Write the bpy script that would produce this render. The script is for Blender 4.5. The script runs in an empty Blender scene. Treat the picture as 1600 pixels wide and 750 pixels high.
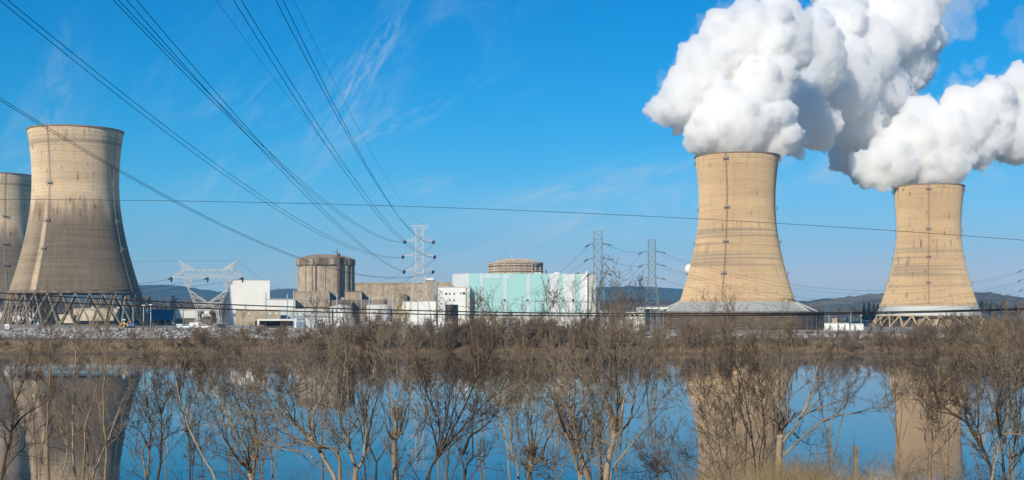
import bpy, math, random
import numpy as np
from mathutils import Vector, noise as mnoise

random.seed(7)
rng = np.random.default_rng(11)
S = bpy.context.scene
C = bpy.context.collection

# ------------------------------------------------------------------ camera
F = 2050.0            # focal length in photograph pixels
CAMZ, HOR = 11.0, 493.0
cam_d = bpy.data.cameras.new('camera')
cam = bpy.data.objects.new('camera', cam_d)
C.objects.link(cam)
cam.location = (0, 0, CAMZ)
cam.rotation_euler = (math.radians(90), 0, 0)
cam_d.sensor_width = 36.0
cam_d.lens = F / 1600.0 * 36.0
cam_d.shift_y = (HOR - 375.0) / 1600.0
cam_d.clip_start = 0.3
cam_d.clip_end = 30000
S.camera = cam

# ------------------------------------------------------------------ light
SUN_EL = math.radians(26)
SUN_H = Vector((-math.sin(math.radians(25)), -math.cos(math.radians(25)), 0)).normalized()       # horizontal direction towards the sun
SUN_DIR = Vector((SUN_H.x * math.cos(SUN_EL), SUN_H.y * math.cos(SUN_EL), math.sin(SUN_EL)))
ld = bpy.data.lights.new('sun', 'SUN')
ld.energy = 4.7
ld.angle = math.radians(0.5)
ld.color = (1.0, 0.91, 0.76)
sun = bpy.data.objects.new('sun', ld)
C.objects.link(sun)
sun.rotation_euler = (-SUN_DIR).to_track_quat('-Z', 'Y').to_euler()
sun.location = (-200, -300, 400)

W = bpy.data.worlds.new('World')
S.world = W
W.use_nodes = True
wn, wl = W.node_tree.nodes, W.node_tree.links
wn.clear()
w_out = wn.new('ShaderNodeOutputWorld')
w_bg = wn.new('ShaderNodeBackground')
w_bg.inputs['Strength'].default_value = 0.090
sky = wn.new('ShaderNodeTexSky')
sky.sky_type = 'NISHITA'
sky.sun_disc = False
sky.sun_elevation = SUN_EL
sky.sun_rotation = math.atan2(SUN_H.x, SUN_H.y)
sky.air_density = 1.0
sky.dust_density = 0.1
sky.ozone_density = 2.0
hsv = wn.new('ShaderNodeHueSaturation')
hsv.inputs['Saturation'].default_value = 1.40
hsv.inputs['Hue'].default_value = 0.487
hsv.inputs['Value'].default_value = 1.0
wl.new(sky.outputs[0], hsv.inputs['Color'])
HSV_OUT = hsv.outputs[0]
# thin cirrus: stretched noise on the view direction, one brighter streak
tc = wn.new('ShaderNodeTexCoord')
def wmath(op, a, b=None, c=None, clamp=False):
    n = wn.new('ShaderNodeMath'); n.operation = op; n.use_clamp = clamp
    for i, v in enumerate((a, b, c)):
        if v is None: continue
        if isinstance(v, (int, float)): n.inputs[i].default_value = v
        else: wl.new(v, n.inputs[i])
    return n.outputs[0]
sep = wn.new('ShaderNodeSeparateXYZ'); wl.new(tc.outputs['Generated'], sep.inputs[0])
ydiv = wmath('MAXIMUM', sep.outputs[1], 0.05)
u = wmath('DIVIDE', sep.outputs[0], ydiv)
v = wmath('DIVIDE', sep.outputs[2], ydiv)
def streak(cu, cv, ang, half_len, half_wid, nscale, lo, hi, gain):
    ca, sa = math.cos(ang), math.sin(ang)
    du, dv = wmath('SUBTRACT', u, cu), wmath('SUBTRACT', v, cv)
    s = wmath('ADD', wmath('MULTIPLY', du, ca), wmath('MULTIPLY', dv, sa))
    t = wmath('SUBTRACT', wmath('MULTIPLY', dv, ca), wmath('MULTIPLY', du, sa))
    cmb = wn.new('ShaderNodeCombineXYZ')
    wl.new(wmath('MULTIPLY', s, nscale), cmb.inputs[0]); wl.new(wmath('MULTIPLY', t, nscale * (5 if half_wid < .012 else 2.6)), cmb.inputs[1])
    nz = wn.new('ShaderNodeTexNoise'); nz.inputs['Scale'].default_value = 1.0; nz.inputs['Detail'].default_value = 7
    nz.inputs['Roughness'].default_value = 0.62; nz.inputs['Distortion'].default_value = 1.3
    wl.new(cmb.outputs[0], nz.inputs['Vector'])
    f = wn.new('ShaderNodeMapRange'); f.interpolation_type = 'SMOOTHSTEP'
    f.inputs[1].default_value = lo; f.inputs[2].default_value = hi
    wl.new(nz.outputs[0], f.inputs[0])
    e = wmath('ADD', wmath('POWER', wmath('DIVIDE', s, half_len), 2), wmath('POWER', wmath('DIVIDE', t, half_wid), 2))
    g = wmath('EXPONENT', wmath('MULTIPLY', e, -1.0))
    return wmath('MULTIPLY', wmath('MULTIPLY', f.outputs[0], g), gain*1.45)
def uv(px, py): return (px - 800) / F, (HOR - py) / F
# deepen the blue the way a polarised winter sky looks, pale blue towards the horizon
sepc = wn.new('ShaderNodeSeparateColor'); wl.new(HSV_OUT, sepc.inputs[0])
cr = wmath('MULTIPLY', wmath('POWER', wmath('MAXIMUM', sepc.outputs[0], 0.0), 2.4), 0.040)
cg = wmath('MULTIPLY', sepc.outputs[1], 0.75)
cb = wmath('MULTIPLY', sepc.outputs[2], 1.18)
comc = wn.new('ShaderNodeCombineColor')
for i_, c_ in enumerate((cr, cg, cb)): wl.new(c_, comc.inputs[i_])
hzf = wmath('MULTIPLY', wmath('EXPONENT', wmath('DIVIDE', wmath('MAXIMUM', sep.outputs[2], 0.0), -0.045)), 0.94)
hmix = wn.new('ShaderNodeMix'); hmix.data_type = 'RGBA'
wl.new(hzf, hmix.inputs['Factor']); wl.new(comc.outputs[0], hmix.inputs['A'])
hmix.inputs['B'].default_value = (2.35, 5.7, 6.9, 1)
parts_ = []
for (px, py, ang, hl, hw, ns, lo, hi, gain) in [
        (575, 95, math.radians(58), 0.055, 0.011, 20, 0.40, 0.80, 0.60),
        (545, 150, math.radians(52), 0.06, 0.028, 12, 0.42, 0.80, 0.28),
        (620, 190, math.radians(25), 0.05, 0.008, 18, 0.42, 0.75, 0.35),
        (430, 210, math.radians(40), 0.16, 0.08, 9, 0.44, 0.85, 0.30),
        (950, 285, math.radians(12), 0.085, 0.010, 10, 0.35, 0.75, 0.55),
        (1000, 330, math.radians(14), 0.20, 0.022, 10, 0.38, 0.80, 0.60),
        (670, 290, math.radians(10), 0.02, 0.006, 18, 0.36, 0.72, 0.40),
        (90, 130, math.radians(80), 0.04, 0.012, 14, 0.38, 0.75, 0.35),
        (30, 250, math.radians(70), 0.06, 0.03, 8, 0.38, 0.75, 0.35),
        (1560, 250, math.radians(12), 0.08, 0.02, 8, 0.36, 0.78, 0.55)]:
    cu, cv = uv(px, py)
    parts_.append(streak(cu, cv, ang, hl, hw, ns, lo, hi, gain))
tot = parts_[0]
for p_ in parts_[1:]: tot = wmath('ADD', tot, p_)
fwd = wmath('GREATER_THAN', sep.outputs[1], 0.05)
tot = wmath('MULTIPLY', wmath('MINIMUM', tot, 0.9), fwd)
cmix = wn.new('ShaderNodeMix'); cmix.data_type = 'RGBA'
wl.new(tot, cmix.inputs['Factor']); wl.new(hmix.outputs['Result'], cmix.inputs['A'])
cmix.inputs['B'].default_value = (6.0, 7.4, 8.6, 1)
wl.new(cmix.outputs['Result'], w_bg.inputs['Color'])
wl.new(w_bg.outputs[0], w_out.inputs['Surface'])

S.view_settings.view_transform = 'Standard'
S.view_settings.look = 'None'
S.view_settings.exposure = 0.0
S.view_settings.gamma = 1.0
S.view_settings.use_curve_mapping = False
S.render.engine = 'CYCLES'
S.cycles.use_denoising = True
S.cycles.max_bounces = 64
S.cycles.diffuse_bounces = 3
S.cycles.glossy_bounces = 3
S.cycles.transmission_bounces = 4
S.cycles.volume_bounces = 64
S.cycles.transparent_max_bounces = 8
S.cycles.use_adaptive_sampling = True
S.cycles.adaptive_threshold = 0.012
S.cycles.caustics_reflective = False
S.cycles.caustics_refractive = False
S.cycles.sample_clamp_indirect = 6.0

# ------------------------------------------------------------------ helpers
def P(px, py, Y):
    """World point seen at photograph pixel (px, py) at depth Y."""
    return np.array([(px - 800.0) / F * Y, Y, CAMZ + (HOR - py) / F * Y])

GY = [-400, 8, 14, 20, 30, 45, 60, 75, 84, 100, 355, 372, 377, 385, 394, 408, 420, 440, 470, 9000, 9600]
GZ = [9.6, 9.4, 9.1, 8.0, 6.5, 4.4, 2.6, 0.9, -0.5, -1.6, -1.6, -0.4, 0.25, 2.6, 3.3, 5.0, 6.6, 6.6, 5.2, 5.2, 5.2]
def gz(Y): return float(np.interp(Y, GY, GZ))
def ground_z(x, y):
    z = np.interp(y, GY, GZ)
    e = np.clip((np.asarray(x, float) - 20) / 45, 0, 1); e = e*e*(3-2*e)
    low = np.interp(y, [436, 650, 1060, 1130, 9000], [4.8, 2.4, 2.4, 5.2, 5.2])
    return np.where(np.asarray(y) > 395, z - e*np.maximum(z - low, 0), z)

class MB:
    """Collects vertices and faces of one mesh."""
    def __init__(s): s.v, s.f = [], []
    def add(s, vs, fs):
        n = len(s.v)
        s.v += [tuple(map(float, q)) for q in vs]
        s.f += [tuple(i + n for i in f) for f in fs]
        return s
    def box(s, x0, x1, y0, y1, z0, z1):
        return s.add([(x0,y0,z0),(x1,y0,z0),(x1,y1,z0),(x0,y1,z0),(x0,y0,z1),(x1,y0,z1),(x1,y1,z1),(x0,y1,z1)],
                     [(0,3,2,1),(4,5,6,7),(0,1,5,4),(1,2,6,5),(2,3,7,6),(3,0,4,7)])
    def tube(s, pts, r, n=6, cap=True):
        pts = [np.asarray(p, float) for p in pts]
        rs = [r] * len(pts) if np.isscalar(r) else r
        t0 = pts[-1] - pts[0]; t0 = t0 / (np.linalg.norm(t0) + 1e-9)
        ref = np.array([0, 0, 1.0]) if abs(t0[2]) < 0.9 else np.array([1.0, 0, 0])
        vs, fs = [], []
        for i, p in enumerate(pts):
            t = pts[min(i + 1, len(pts) - 1)] - pts[max(i - 1, 0)]
            t = t / (np.linalg.norm(t) + 1e-9)
            a = np.cross(t, ref); a /= np.linalg.norm(a) + 1e-9
            b = np.cross(t, a)
            for k in range(n):
                an = 2 * math.pi * (k + .5) / n
                vs.append(p + rs[i] * (math.cos(an) * a + math.sin(an) * b))
        for i in range(len(pts) - 1):
            for k in range(n):
                k2 = (k + 1) % n
                fs.append((i*n+k, i*n+k2, (i+1)*n+k2, (i+1)*n+k))
        if cap:
            fs.append(tuple(range(n - 1, -1, -1))); m = (len(pts) - 1) * n
            fs.append(tuple(range(m, m + n)))
        return s.add(vs, fs)
    def bar(s, p, q, w): return s.tube([p, q], w * 0.7071, 4)
    def lathe(s, prof, cx=0, cy=0, n=48, a0=0, a1=None, closed=False):
        full = a1 is None
        if full: a1 = a0 + 2 * math.pi
        m = n if full else n + 1
        vs, fs = [], []
        for (r, z) in prof:
            for k in range(m):
                a = a0 + (a1 - a0) * k / n
                vs.append((cx + r * math.cos(a), cy + r * math.sin(a), z))
        J = len(prof) if closed else len(prof) - 1
        for j in range(J):
            j2 = (j + 1) % len(prof)
            for k in range(n):
                k2 = (k + 1) % m
                fs.append((j*m+k, j*m+k2, j2*m+k2, j2*m+k))
        return s.add(vs, fs)
    def prism(s, poly, y0, y1):
        """poly in x,z, extruded along y"""
        n = len(poly)
        vs = [(x, y0, z) for x, z in poly] + [(x, y1, z) for x, z in poly]
        fs = [tuple(range(n)), tuple(range(2*n-1, n-1, -1))]
        for i in range(n): fs.append((i, n+i, n+(i+1) % n, (i+1) % n))
        return s.add(vs, fs)
    def build(s, name, mat, parent=None, smooth=False, **kw):
        return link_mesh(name, mesh_py(name, s.v, s.f, mat, parent, smooth), parent, **kw)

def wloc(o):
    r = np.zeros(3)
    while o is not None:
        r += np.array(o.location); o = o.parent
    return r
def mesh_py(name, vs, fs, mat, parent=None, smooth=False):
    if parent is not None:
        o = wloc(parent); vs = [(x-o[0], y-o[1], z-o[2]) for x, y, z in vs]
    me = bpy.data.meshes.new(name)
    me.from_pydata(vs, [], fs)
    import bmesh
    bm = bmesh.new(); bm.from_mesh(me)
    bmesh.ops.recalc_face_normals(bm, faces=bm.faces)
    bm.to_mesh(me); bm.free()
    if smooth:
        me.polygons.foreach_set('use_smooth', [True] * len(me.polygons))
    me.materials.append(mat)
    return me
def mesh_np(name, V, Q, mat, smooth=True):
    """V (n,3), Q (m,k) faces all with k corners"""
    me = bpy.data.meshes.new(name)
    V = np.ascontiguousarray(V, dtype=np.float32); Q = np.ascontiguousarray(Q, dtype=np.int32)
    k = Q.shape[1]
    me.vertices.add(len(V)); me.vertices.foreach_set('co', V.ravel())
    me.loops.add(Q.size); me.loops.foreach_set('vertex_index', Q.ravel())
    me.polygons.add(len(Q)); me.polygons.foreach_set('loop_start', np.arange(0, Q.size, k, dtype=np.int32))
    me.polygons.foreach_set('use_smooth', np.full(len(Q), smooth))
    me.update(calc_edges=True)
    me.materials.append(mat)
    return me
def link_mesh(name, me, parent=None, label=None, cat=None, group=None, kind=None):
    o = bpy.data.objects.new(name, me)
    C.objects.link(o)
    if parent is not None: o.parent = parent
    return tag(o, label, cat, group, kind)
def tag(o, label=None, cat=None, group=None, kind=None):
    if label: o['label'] = label
    if cat: o['category'] = cat
    if group: o['group'] = group
    if kind: o['kind'] = kind
    return o
def thing(name, loc, label, cat, group=None):
    o = bpy.data.objects.new(name, None)
    C.objects.link(o)
    o.location = [float(q) for q in loc]
    o.empty_display_size = 0.5
    return tag(o, label, cat, group)

# ------------------------------------------------------------------ materials
class NT:
    def __init__(s, name):
        s.m = bpy.data.materials.new(name); s.m.use_nodes = True
        s.t = s.m.node_tree; s.n = s.t.nodes; s.l = s.t.links
        s.b = s.n['Principled BSDF']
        s.tc = s.n.new('ShaderNodeTexCoord')
    def set(s, sock, v):
        if isinstance(v, (int, float)): sock.default_value = v
        elif isinstance(v, tuple): sock.default_value = v if len(v) == len(sock.default_value) else (*v, 1)
        else: s.l.new(v, sock)
    def math(s, op, a, b=None, c=None, clamp=False):
        n = s.n.new('ShaderNodeMath'); n.operation = op; n.use_clamp = clamp
        for i, q in enumerate((a, b, c)):
            if q is not None: s.set(n.inputs[i], q)
        return n.outputs[0]
    def noise(s, vec, scale, detail=4, rough=0.55, dist=0.0):
        n = s.n.new('ShaderNodeTexNoise')
        s.l.new(vec, n.inputs['Vector']); n.inputs['Scale'].default_value = scale
        n.inputs['Detail'].default_value = detail; n.inputs['Roughness'].default_value = rough
        n.inputs['Distortion'].default_value = dist
        return n.outputs[0]
    def rng(s, v, a, b, c=0.0, d=1.0, smooth=True):
        n = s.n.new('ShaderNodeMapRange')
        if smooth: n.interpolation_type = 'SMOOTHSTEP'
        s.l.new(v, n.inputs[0])
        for i, q in enumerate((a, b, c, d)): s.set(n.inputs[i + 1], q)
        return n.outputs[0]
    def mix(s, f, a, b, mode='MIX'):
        n = s.n.new('ShaderNodeMix'); n.data_type = 'RGBA'; n.blend_type = mode
        s.set(n.inputs['Factor'], f); s.set(n.inputs['A'], a); s.set(n.inputs['B'], b)
        return n.outputs['Result']
    def xyz(s, vec):
        n = s.n.new('ShaderNodeSeparateXYZ'); s.l.new(vec, n.inputs[0]); return n.outputs
    def comb(s, x, y, z):
        n = s.n.new('ShaderNodeCombineXYZ')
        for i, q in enumerate((x, y, z)): s.set(n.inputs[i], q)
        return n.outputs[0]
    def bump(s, h, strength, dist=0.1):
        n = s.n.new('ShaderNodeBump'); n.inputs['Strength'].default_value = strength
        n.inputs['Distance'].default_value = dist
        s.l.new(h, n.inputs['Height']); s.l.new(n.outputs[0], s.b.inputs['Normal'])
    def done(s, col, rough=0.85, spec=0.3, metal=0.0):
        s.set(s.b.inputs['Base Color'], col)
        s.set(s.b.inputs['Roughness'], rough)
        s.b.inputs['Specular IOR Level'].default_value = spec
        s.b.inputs['Metallic'].default_value = metal
        if isinstance(rough, float) and rough >= 0.85 and s.m.name.split('_')[0] in ('shell', 'conc', 'column', 'tan') and 'Diffuse Roughness' in s.b.inputs: s.b.inputs['Diffuse Roughness'].default_value = 0.9
        return s.m

def mat_plain(name, col, rough=0.8, scale=0.4, amt=0.18, metal=0.0, spec=0.3, streak=0.0):
    t = NT(name)
    ob = t.tc.outputs['Object']
    a = t.noise(ob, scale, 6, 0.6)
    f = t.rng(a, 0.3, 0.7, 1 - amt, 1 + amt * 0.6)
    if streak:
        x, y, z = t.xyz(ob)
        sv = t.comb(t.math('MULTIPLY', x, 1.2), t.math('MULTIPLY', y, 1.2), t.math('MULTIPLY', z, 0.06))
        f = t.math('MULTIPLY', f, t.rng(t.noise(sv, 1.0, 5, 0.7), 0.35, 0.7, 1.0, 1 - streak))
    n = t.n.new('ShaderNodeVectorMath'); n.operation = 'SCALE'
    n.inputs[0].default_value = col; t.l.new(f, n.inputs['Scale'])
    return t.done(n.outputs[0], rough, spec, metal)

def mat_shell(name, base, warm, dark, lo_z, hi_z, stain, lower=None, low_z=55):
    """weathered concrete of a tower shell: lift rings, soft horizontal bands, run marks"""
    t = NT(name)
    ob = t.tc.outputs['Object']
    x, y, z = t.xyz(ob)
    ang = t.math('ARCTAN2', y, x)
    # soft bands
    zb = t.comb(t.math('MULTIPLY', ang, 0.25), 0.0, t.math('MULTIPLY', z, 0.16))
    b1 = t.noise(zb, 1.0, 5, 0.65)
    zb2 = t.comb(t.math('MULTIPLY', ang, 0.5), 3.0, t.math('MULTIPLY', z, 0.55))
    b2 = t.noise(zb2, 1.0, 3, 0.6)
    col = t.mix(t.rng(b1, 0.38, 0.66), base, warm)
    col = t.mix(t.rng(b2, 0.5, 0.72, 0.0, 0.35), col, dark)
    # a few distinct grey lifts
    zb3 = t.comb(t.math('MULTIPLY', ang, 0.12), 9.0, t.math('MULTIPLY', z, 0.24))
    b3 = t.noise(zb3, 1.0, 2, 0.5)
    zone = t.math('MULTIPLY', t.rng(z, lo_z, lo_z + 4), t.rng(z, hi_z - 4, hi_z, 1.0, 0.0))
    col = t.mix(t.math('MULTIPLY', t.rng(b3, 0.50, 0.60, 0.0, 0.72), zone), col, dark)
    # formwork lift lines
    fr = t.math('FRACT', t.math('DIVIDE', z, 1.83))
    line = t.rng(t.math('ABSOLUTE', t.math('SUBTRACT', fr, 0.5)), 0.38, 0.5, 0.0, 0.34)
    col = t.mix(line, col, dark)
    # run marks
    sv = t.comb(t.math('MULTIPLY', ang, 15.0), 0.0, t.math('MULTIPLY', z, 0.055))
    s1 = t.noise(sv, 1.0, 5, 0.7)
    msk = t.noise(t.comb(t.math('MULTIPLY', ang, 2.2), 5.0, t.math('MULTIPLY', z, 0.09)), 1.0, 3, 0.6)
    run = t.math('MULTIPLY', t.rng(s1, 0.54, 0.62), t.rng(msk, 0.49, 0.58))
    col = t.mix(t.math('MULTIPLY', run, stain), col, (0.045, 0.04, 0.036))
    sv2 = t.comb(t.math('MULTIPLY', ang, 9.0), 2.0, t.math('MULTIPLY', z, 0.018))
    col = t.mix(t.rng(t.noise(sv2, 1.0, 4, 0.65), 0.5, 0.75, 0.0, 0.30), col, dark)
    if lower is not None:
        c1, c2, rust = lower
        edge = t.math('ADD', z, t.math('MULTIPLY', t.math('SUBTRACT', t.noise(t.comb(t.math('MULTIPLY', ang, 6.0), 1.0, t.math('MULTIPLY', z, 0.02)), 1.0, 5, 0.7), 0.5), 22.0))
        lowf = t.rng(edge, low_z - 9, low_z + 7, 1.0, 0.0)
        # the grimy zone sits on the faces away from the ladder
        side = t.rng(t.math('ADD', ang, t.math('MULTIPLY', t.math('SUBTRACT', b1, 0.5), 0.5)), -2.3, -1.9, 0.7, 1.0)
        strip = t.rng(t.math('ABSOLUTE', t.math('SUBTRACT', t.math('ADD', ang, t.math('MULTIPLY', t.math('SUBTRACT', s1, 0.5), 0.10)), -1.925)), 0.03, 0.08)
        side = t.math('MULTIPLY', side, t.math('ADD', 0.15, t.math('MULTIPLY', strip, 0.85)))
        c = t.mix(t.rng(b2, 0.35, 0.65), c1, c2)
        streaks = t.rng(s1, 0.42, 0.62)
        c = t.mix(t.math('MULTIPLY', streaks, 0.28), c, (0.30, 0.235, 0.165))
        col = t.mix(t.math('MULTIPLY', t.math('MULTIPLY', lowf, side), 0.9), col, c)
        rf = t.math('MULTIPLY', t.rng(edge, low_z - 8, low_z + 1), t.rng(edge, low_z + 1, low_z + 9, 1.0, 0.0))
        rf = t.math('MULTIPLY', rf, t.rng(t.noise(t.comb(t.math('MULTIPLY', ang, 3.0), 7.0, 0.0), 1.0, 3), 0.35, 0.6))
        col = t.mix(t.math('MULTIPLY', rf, 0.5), col, rust)
    fine = t.noise(ob, 0.7, 6, 0.65)
    col = t.mix(0.5, col, t.mix(t.rng(fine, 0.3, 0.7), (0.86, 0.86, 0.86), (1.10, 1.10, 1.10)), 'MULTIPLY')
    n = t.n.new('ShaderNodeVectorMath'); n.operation = 'SCALE'; t.l.new(col, n.inputs[0]); n.inputs['Scale'].default_value = 1.04
    t.bump(line, 0.35, 0.08)
    return t.done(n.outputs[0], 0.9, 0.2)

M = {}
M['shell_old'] = mat_shell('shell_old', (0.72,0.565,0.37), (0.63,0.485,0.305), (0.34,0.26,0.17), 96, 106, 0.75,
                           ((0.115,0.085,0.056), (0.19,0.142,0.092), (0.11,0.055,0.02)), 63)
M['shell_warm'] = mat_shell('shell_warm', (0.62,0.445,0.25), (0.55,0.385,0.21), (0.31,0.235,0.155), 34, 66, 0.38)
M['shell_warm_b'] = mat_shell('shell_warm_b', (0.60,0.425,0.235), (0.54,0.375,0.20), (0.31,0.235,0.15), 26, 60, 0.72)
M['rim'] = mat_plain('rim', (0.27,0.20,0.13), 0.9)
M['conc'] = mat_plain('conc', (0.54,0.44,0.32), 0.9, 0.25, 0.25, streak=0.35)
M['conc_dark'] = mat_plain('conc_dark', (0.31,0.245,0.175), 0.9, 0.3, 0.3, streak=0.5)
M['conc_warm'] = mat_plain('conc_warm', (0.56,0.45,0.32), 0.9, 0.2, 0.22, streak=0.35)
M['column'] = mat_plain('column', (0.33,0.26,0.18), 0.9, 0.5, 0.25)
M['column_tan'] = mat_plain('column_tan', (0.54,0.41,0.25), 0.9, 0.5, 0.2)
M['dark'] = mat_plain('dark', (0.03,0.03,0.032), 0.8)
M['pipe'] = mat_plain('pipe', (0.11,0.08,0.06), 0.7, 0.6, 0.3)
M['white'] = mat_plain('white', (0.78,0.77,0.71), 0.7, 0.1, 0.06)
M['white_dirty'] = mat_plain('white_dirty', (0.66,0.64,0.58), 0.75, 0.25, 0.2, streak=0.2)
M['white_blue'] = mat_plain('white_blue', (0.62,0.70,0.72), 0.6, 0.3, 0.1)
M['beige'] = mat_plain('beige', (0.70,0.61,0.44), 0.8, 0.2, 0.12)
M['tan'] = mat_plain('tan', (0.52,0.42,0.29), 0.85, 0.3, 0.2)
M['blue_metal'] = mat_plain('blue_metal', (0.11,0.20,0.34), 0.55, 0.2, 0.15)
M['galv'] = mat_plain('galv', (0.20,0.245,0.235), 0.6, 0.8, 0.2)
M['galv_white'] = mat_plain('galv_white', (0.57,0.55,0.50), 0.6, 0.8, 0.15)
M['galv_blue'] = mat_plain('galv_blue', (0.34,0.41,0.48), 0.5, 0.8, 0.15)
M['steel_grey'] = mat_plain('steel_grey', (0.30,0.29,0.28), 0.6, 0.8, 0.2)
M['insul'] = mat_plain('insul', (0.06,0.055,0.055), 0.4)
M['wire'] = mat_plain('wire', (0.012,0.012,0.014), 0.6)
M['wire_blue'] = mat_plain('wire_blue', (0.05,0.055,0.07), 0.6)
M['asphalt'] = mat_plain('asphalt', (0.22,0.185,0.145), 0.9, 0.5, 0.2)
M['yellow'] = mat_plain('yellow', (0.62,0.36,0.06), 0.5, 1.0, 0.1)
M['blue_paint'] = mat_plain('blue_paint', (0.05,0.14,0.33), 0.45, 1.0, 0.1)
M['rubber'] = mat_plain('rubber', (0.02,0.02,0.02), 0.9)
M['glass'] = mat_plain('glass', (0.03,0.035,0.04), 0.12, 1.0, 0.05, spec=0.6)
M['wood_post'] = mat_plain('wood_post', (0.30,0.22,0.13), 0.9, 4.0, 0.35, streak=0.3)
M['stone'] = mat_plain('stone', (0.46,0.43,0.38), 0.9, 0.35, 0.4)

def mat_panel(name, col, pitch=0.6):
    t = NT(name)
    ob = t.tc.outputs['Object']; x, y, z = t.xyz(ob)
    fr = t.math('ABSOLUTE', t.math('SUBTRACT', t.math('FRACT', t.math('DIVIDE', x, pitch)), 0.5))
    a = t.noise(ob, 0.12, 5, 0.6)
    c = t.mix(t.rng(a, 0.3, 0.7, 0.0, 1.0), tuple(q * 0.97 for q in col), tuple(min(q * 1.02, .9) for q in col))
    sv = t.comb(t.math('MULTIPLY', x, 0.8), 0.0, t.math('MULTIPLY', z, 0.05))
    c = t.mix(t.rng(t.noise(sv, 1.0, 4, 0.7), 0.55, 0.8, 0.0, 0.08), c, tuple(q * 0.7 for q in col))
    t.bump(t.rng(fr, 0.2, 0.4), 0.5, 0.08)
    return t.done(c, 0.55, 0.35)
M['teal'] = mat_panel('teal', (0.40,0.68,0.63))
M['panel_white'] = mat_panel('panel_white', (0.74,0.77,0.74))
M['panel_blue_white'] = mat_panel('panel_blue_white', (0.60,0.71,0.73))
M['skirt_grey'] = mat_panel('skirt_grey', (0.40,0.41,0.385), 1.6)
M['skirt_white'] = mat_panel('skirt_white', (0.52,0.53,0.49), 4.0)

def mat_bark(name, a, b, scale=3.0):
    t = NT(name)
    ob = t.tc.outputs['Object']
    n1 = t.noise(ob, scale, 5, 0.65)
    oi = t.n.new('ShaderNodeObjectInfo')
    c = t.mix(t.rng(n1, 0.35, 0.68), a, b)
    r = t.math('ADD', 0.82, t.math('MULTIPLY', oi.outputs['Random'], 0.36))
    n = t.n.new('ShaderNodeVectorMath'); n.operation = 'SCALE'; t.l.new(c, n.inputs[0]); t.l.new(r, n.inputs['Scale'])
    return t.done(n.outputs[0], 0.9, 0.15)
M['bark_light'] = mat_bark('bark_light', (0.38,0.30,0.205), (0.22,0.168,0.112))
M['bark_mid'] = mat_bark('bark_mid', (0.32,0.23,0.145), (0.16,0.11,0.07))
M['bark_dark'] = mat_bark('bark_dark', (0.12,0.088,0.06), (0.05,0.038,0.028))
M['twig_light'] = mat_bark('twig_light', (0.30,0.235,0.16), (0.15,0.115,0.078), 1.2)
M['twig_mid'] = mat_bark('twig_mid', (0.225,0.172,0.118), (0.10,0.076,0.054), 1.2)
M['twig_dark'] = mat_bark('twig_dark', (0.14,0.10,0.068), (0.055,0.04,0.03), 1.2)
M['twig_grey'] = mat_bark('twig_grey', (0.27,0.215,0.155), (0.13,0.10,0.075), 0.5)
M['twig_red'] = mat_bark('twig_red', (0.225,0.145,0.088), (0.11,0.072,0.046), 0.5)
M['twig_tan'] = mat_bark('twig_tan', (0.32,0.24,0.15), (0.16,0.118,0.075), 0.5)
M['leaf_brown'] = mat_bark('leaf_brown', (0.28,0.17,0.07), (0.16,0.09,0.04), 0.7)
M['straw'] = mat_bark('straw', (0.56,0.42,0.23), (0.34,0.24,0.125), 0.8)
M['far_wood'] = mat_bark('far_wood', (0.27,0.215,0.16), (0.15,0.12,0.09), 0.03)
M['far_evergreen'] = mat_bark('far_evergreen', (0.045,0.06,0.035), (0.025,0.035,0.022), 0.05)

# ------------------------------------------------------------------ setting: ground, water, hills
def mat_ground():
    t = NT('ground')
    ob = t.tc.outputs['Object']; x, y, z = t.xyz(ob)
    wob = t.math('MULTIPLY', t.math('SUBTRACT', t.noise(ob, 0.08, 5, 0.6), 0.5), 14.0)
    yy = t.math('ADD', y, wob)
    n1 = t.noise(ob, 0.5, 6, 0.7); n2 = t.noise(ob, 0.02, 5, 0.6)
    patch = t.noise(ob, 0.045, 4, 0.6)
    straw = t.mix(t.rng(n1, 0.35, 0.65), (0.33,0.235,0.125), (0.19,0.13,0.07))
    soil = t.mix(t.rng(n1, 0.35, 0.65), (0.22,0.16,0.10), (0.12,0.085,0.055))
    rock = t.mix(t.rng(n1, 0.38, 0.6), (0.27,0.245,0.21), (0.13,0.115,0.10))
    yard = t.mix(t.rng(n2, 0.4, 0.6), (0.42,0.39,0.34), (0.30,0.26,0.20))
    field = t.mix(t.rng(n2, 0.4, 0.6), (0.21,0.18,0.10), (0.15,0.13,0.075))
    c = t.mix(t.math('MULTIPLY', t.rng(yy, 378.5, 381), t.rng(patch, 0.45, 0.58)), soil, straw)
    c = t.mix(t.rng(yy, 392, 397), c, soil)
    c = t.mix(t.rng(yy, 400, 405), c, rock)
    c = t.mix(t.rng(yy, 424, 432), c, yard)
    c = t.mix(t.rng(y, 1000, 1150), c, field)
    near = t.rng(y, 90, 92)
    c = t.mix(near, t.mix(t.rng(n1, 0.3, 0.7), (0.23,0.16,0.09), (0.10,0.075,0.045)), c)
    t.bump(n1, 0.6, 0.3)
    return t.done(c, 0.95, 0.15)
M['ground'] = mat_ground()
xs = np.concatenate([np.linspace(-7000,-500,20), np.linspace(-460,460,185), np.linspace(500,7000,20)])
ys = np.concatenate([np.linspace(-400,0,5), np.linspace(4,90,34), np.linspace(100,360,10), np.linspace(368,445,56), np.linspace(455,1100,30), np.linspace(1200,7000,20)])
GXX, GYY = np.meshgrid(xs, ys)
GZZ = ground_z(GXX, GYY)
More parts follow.
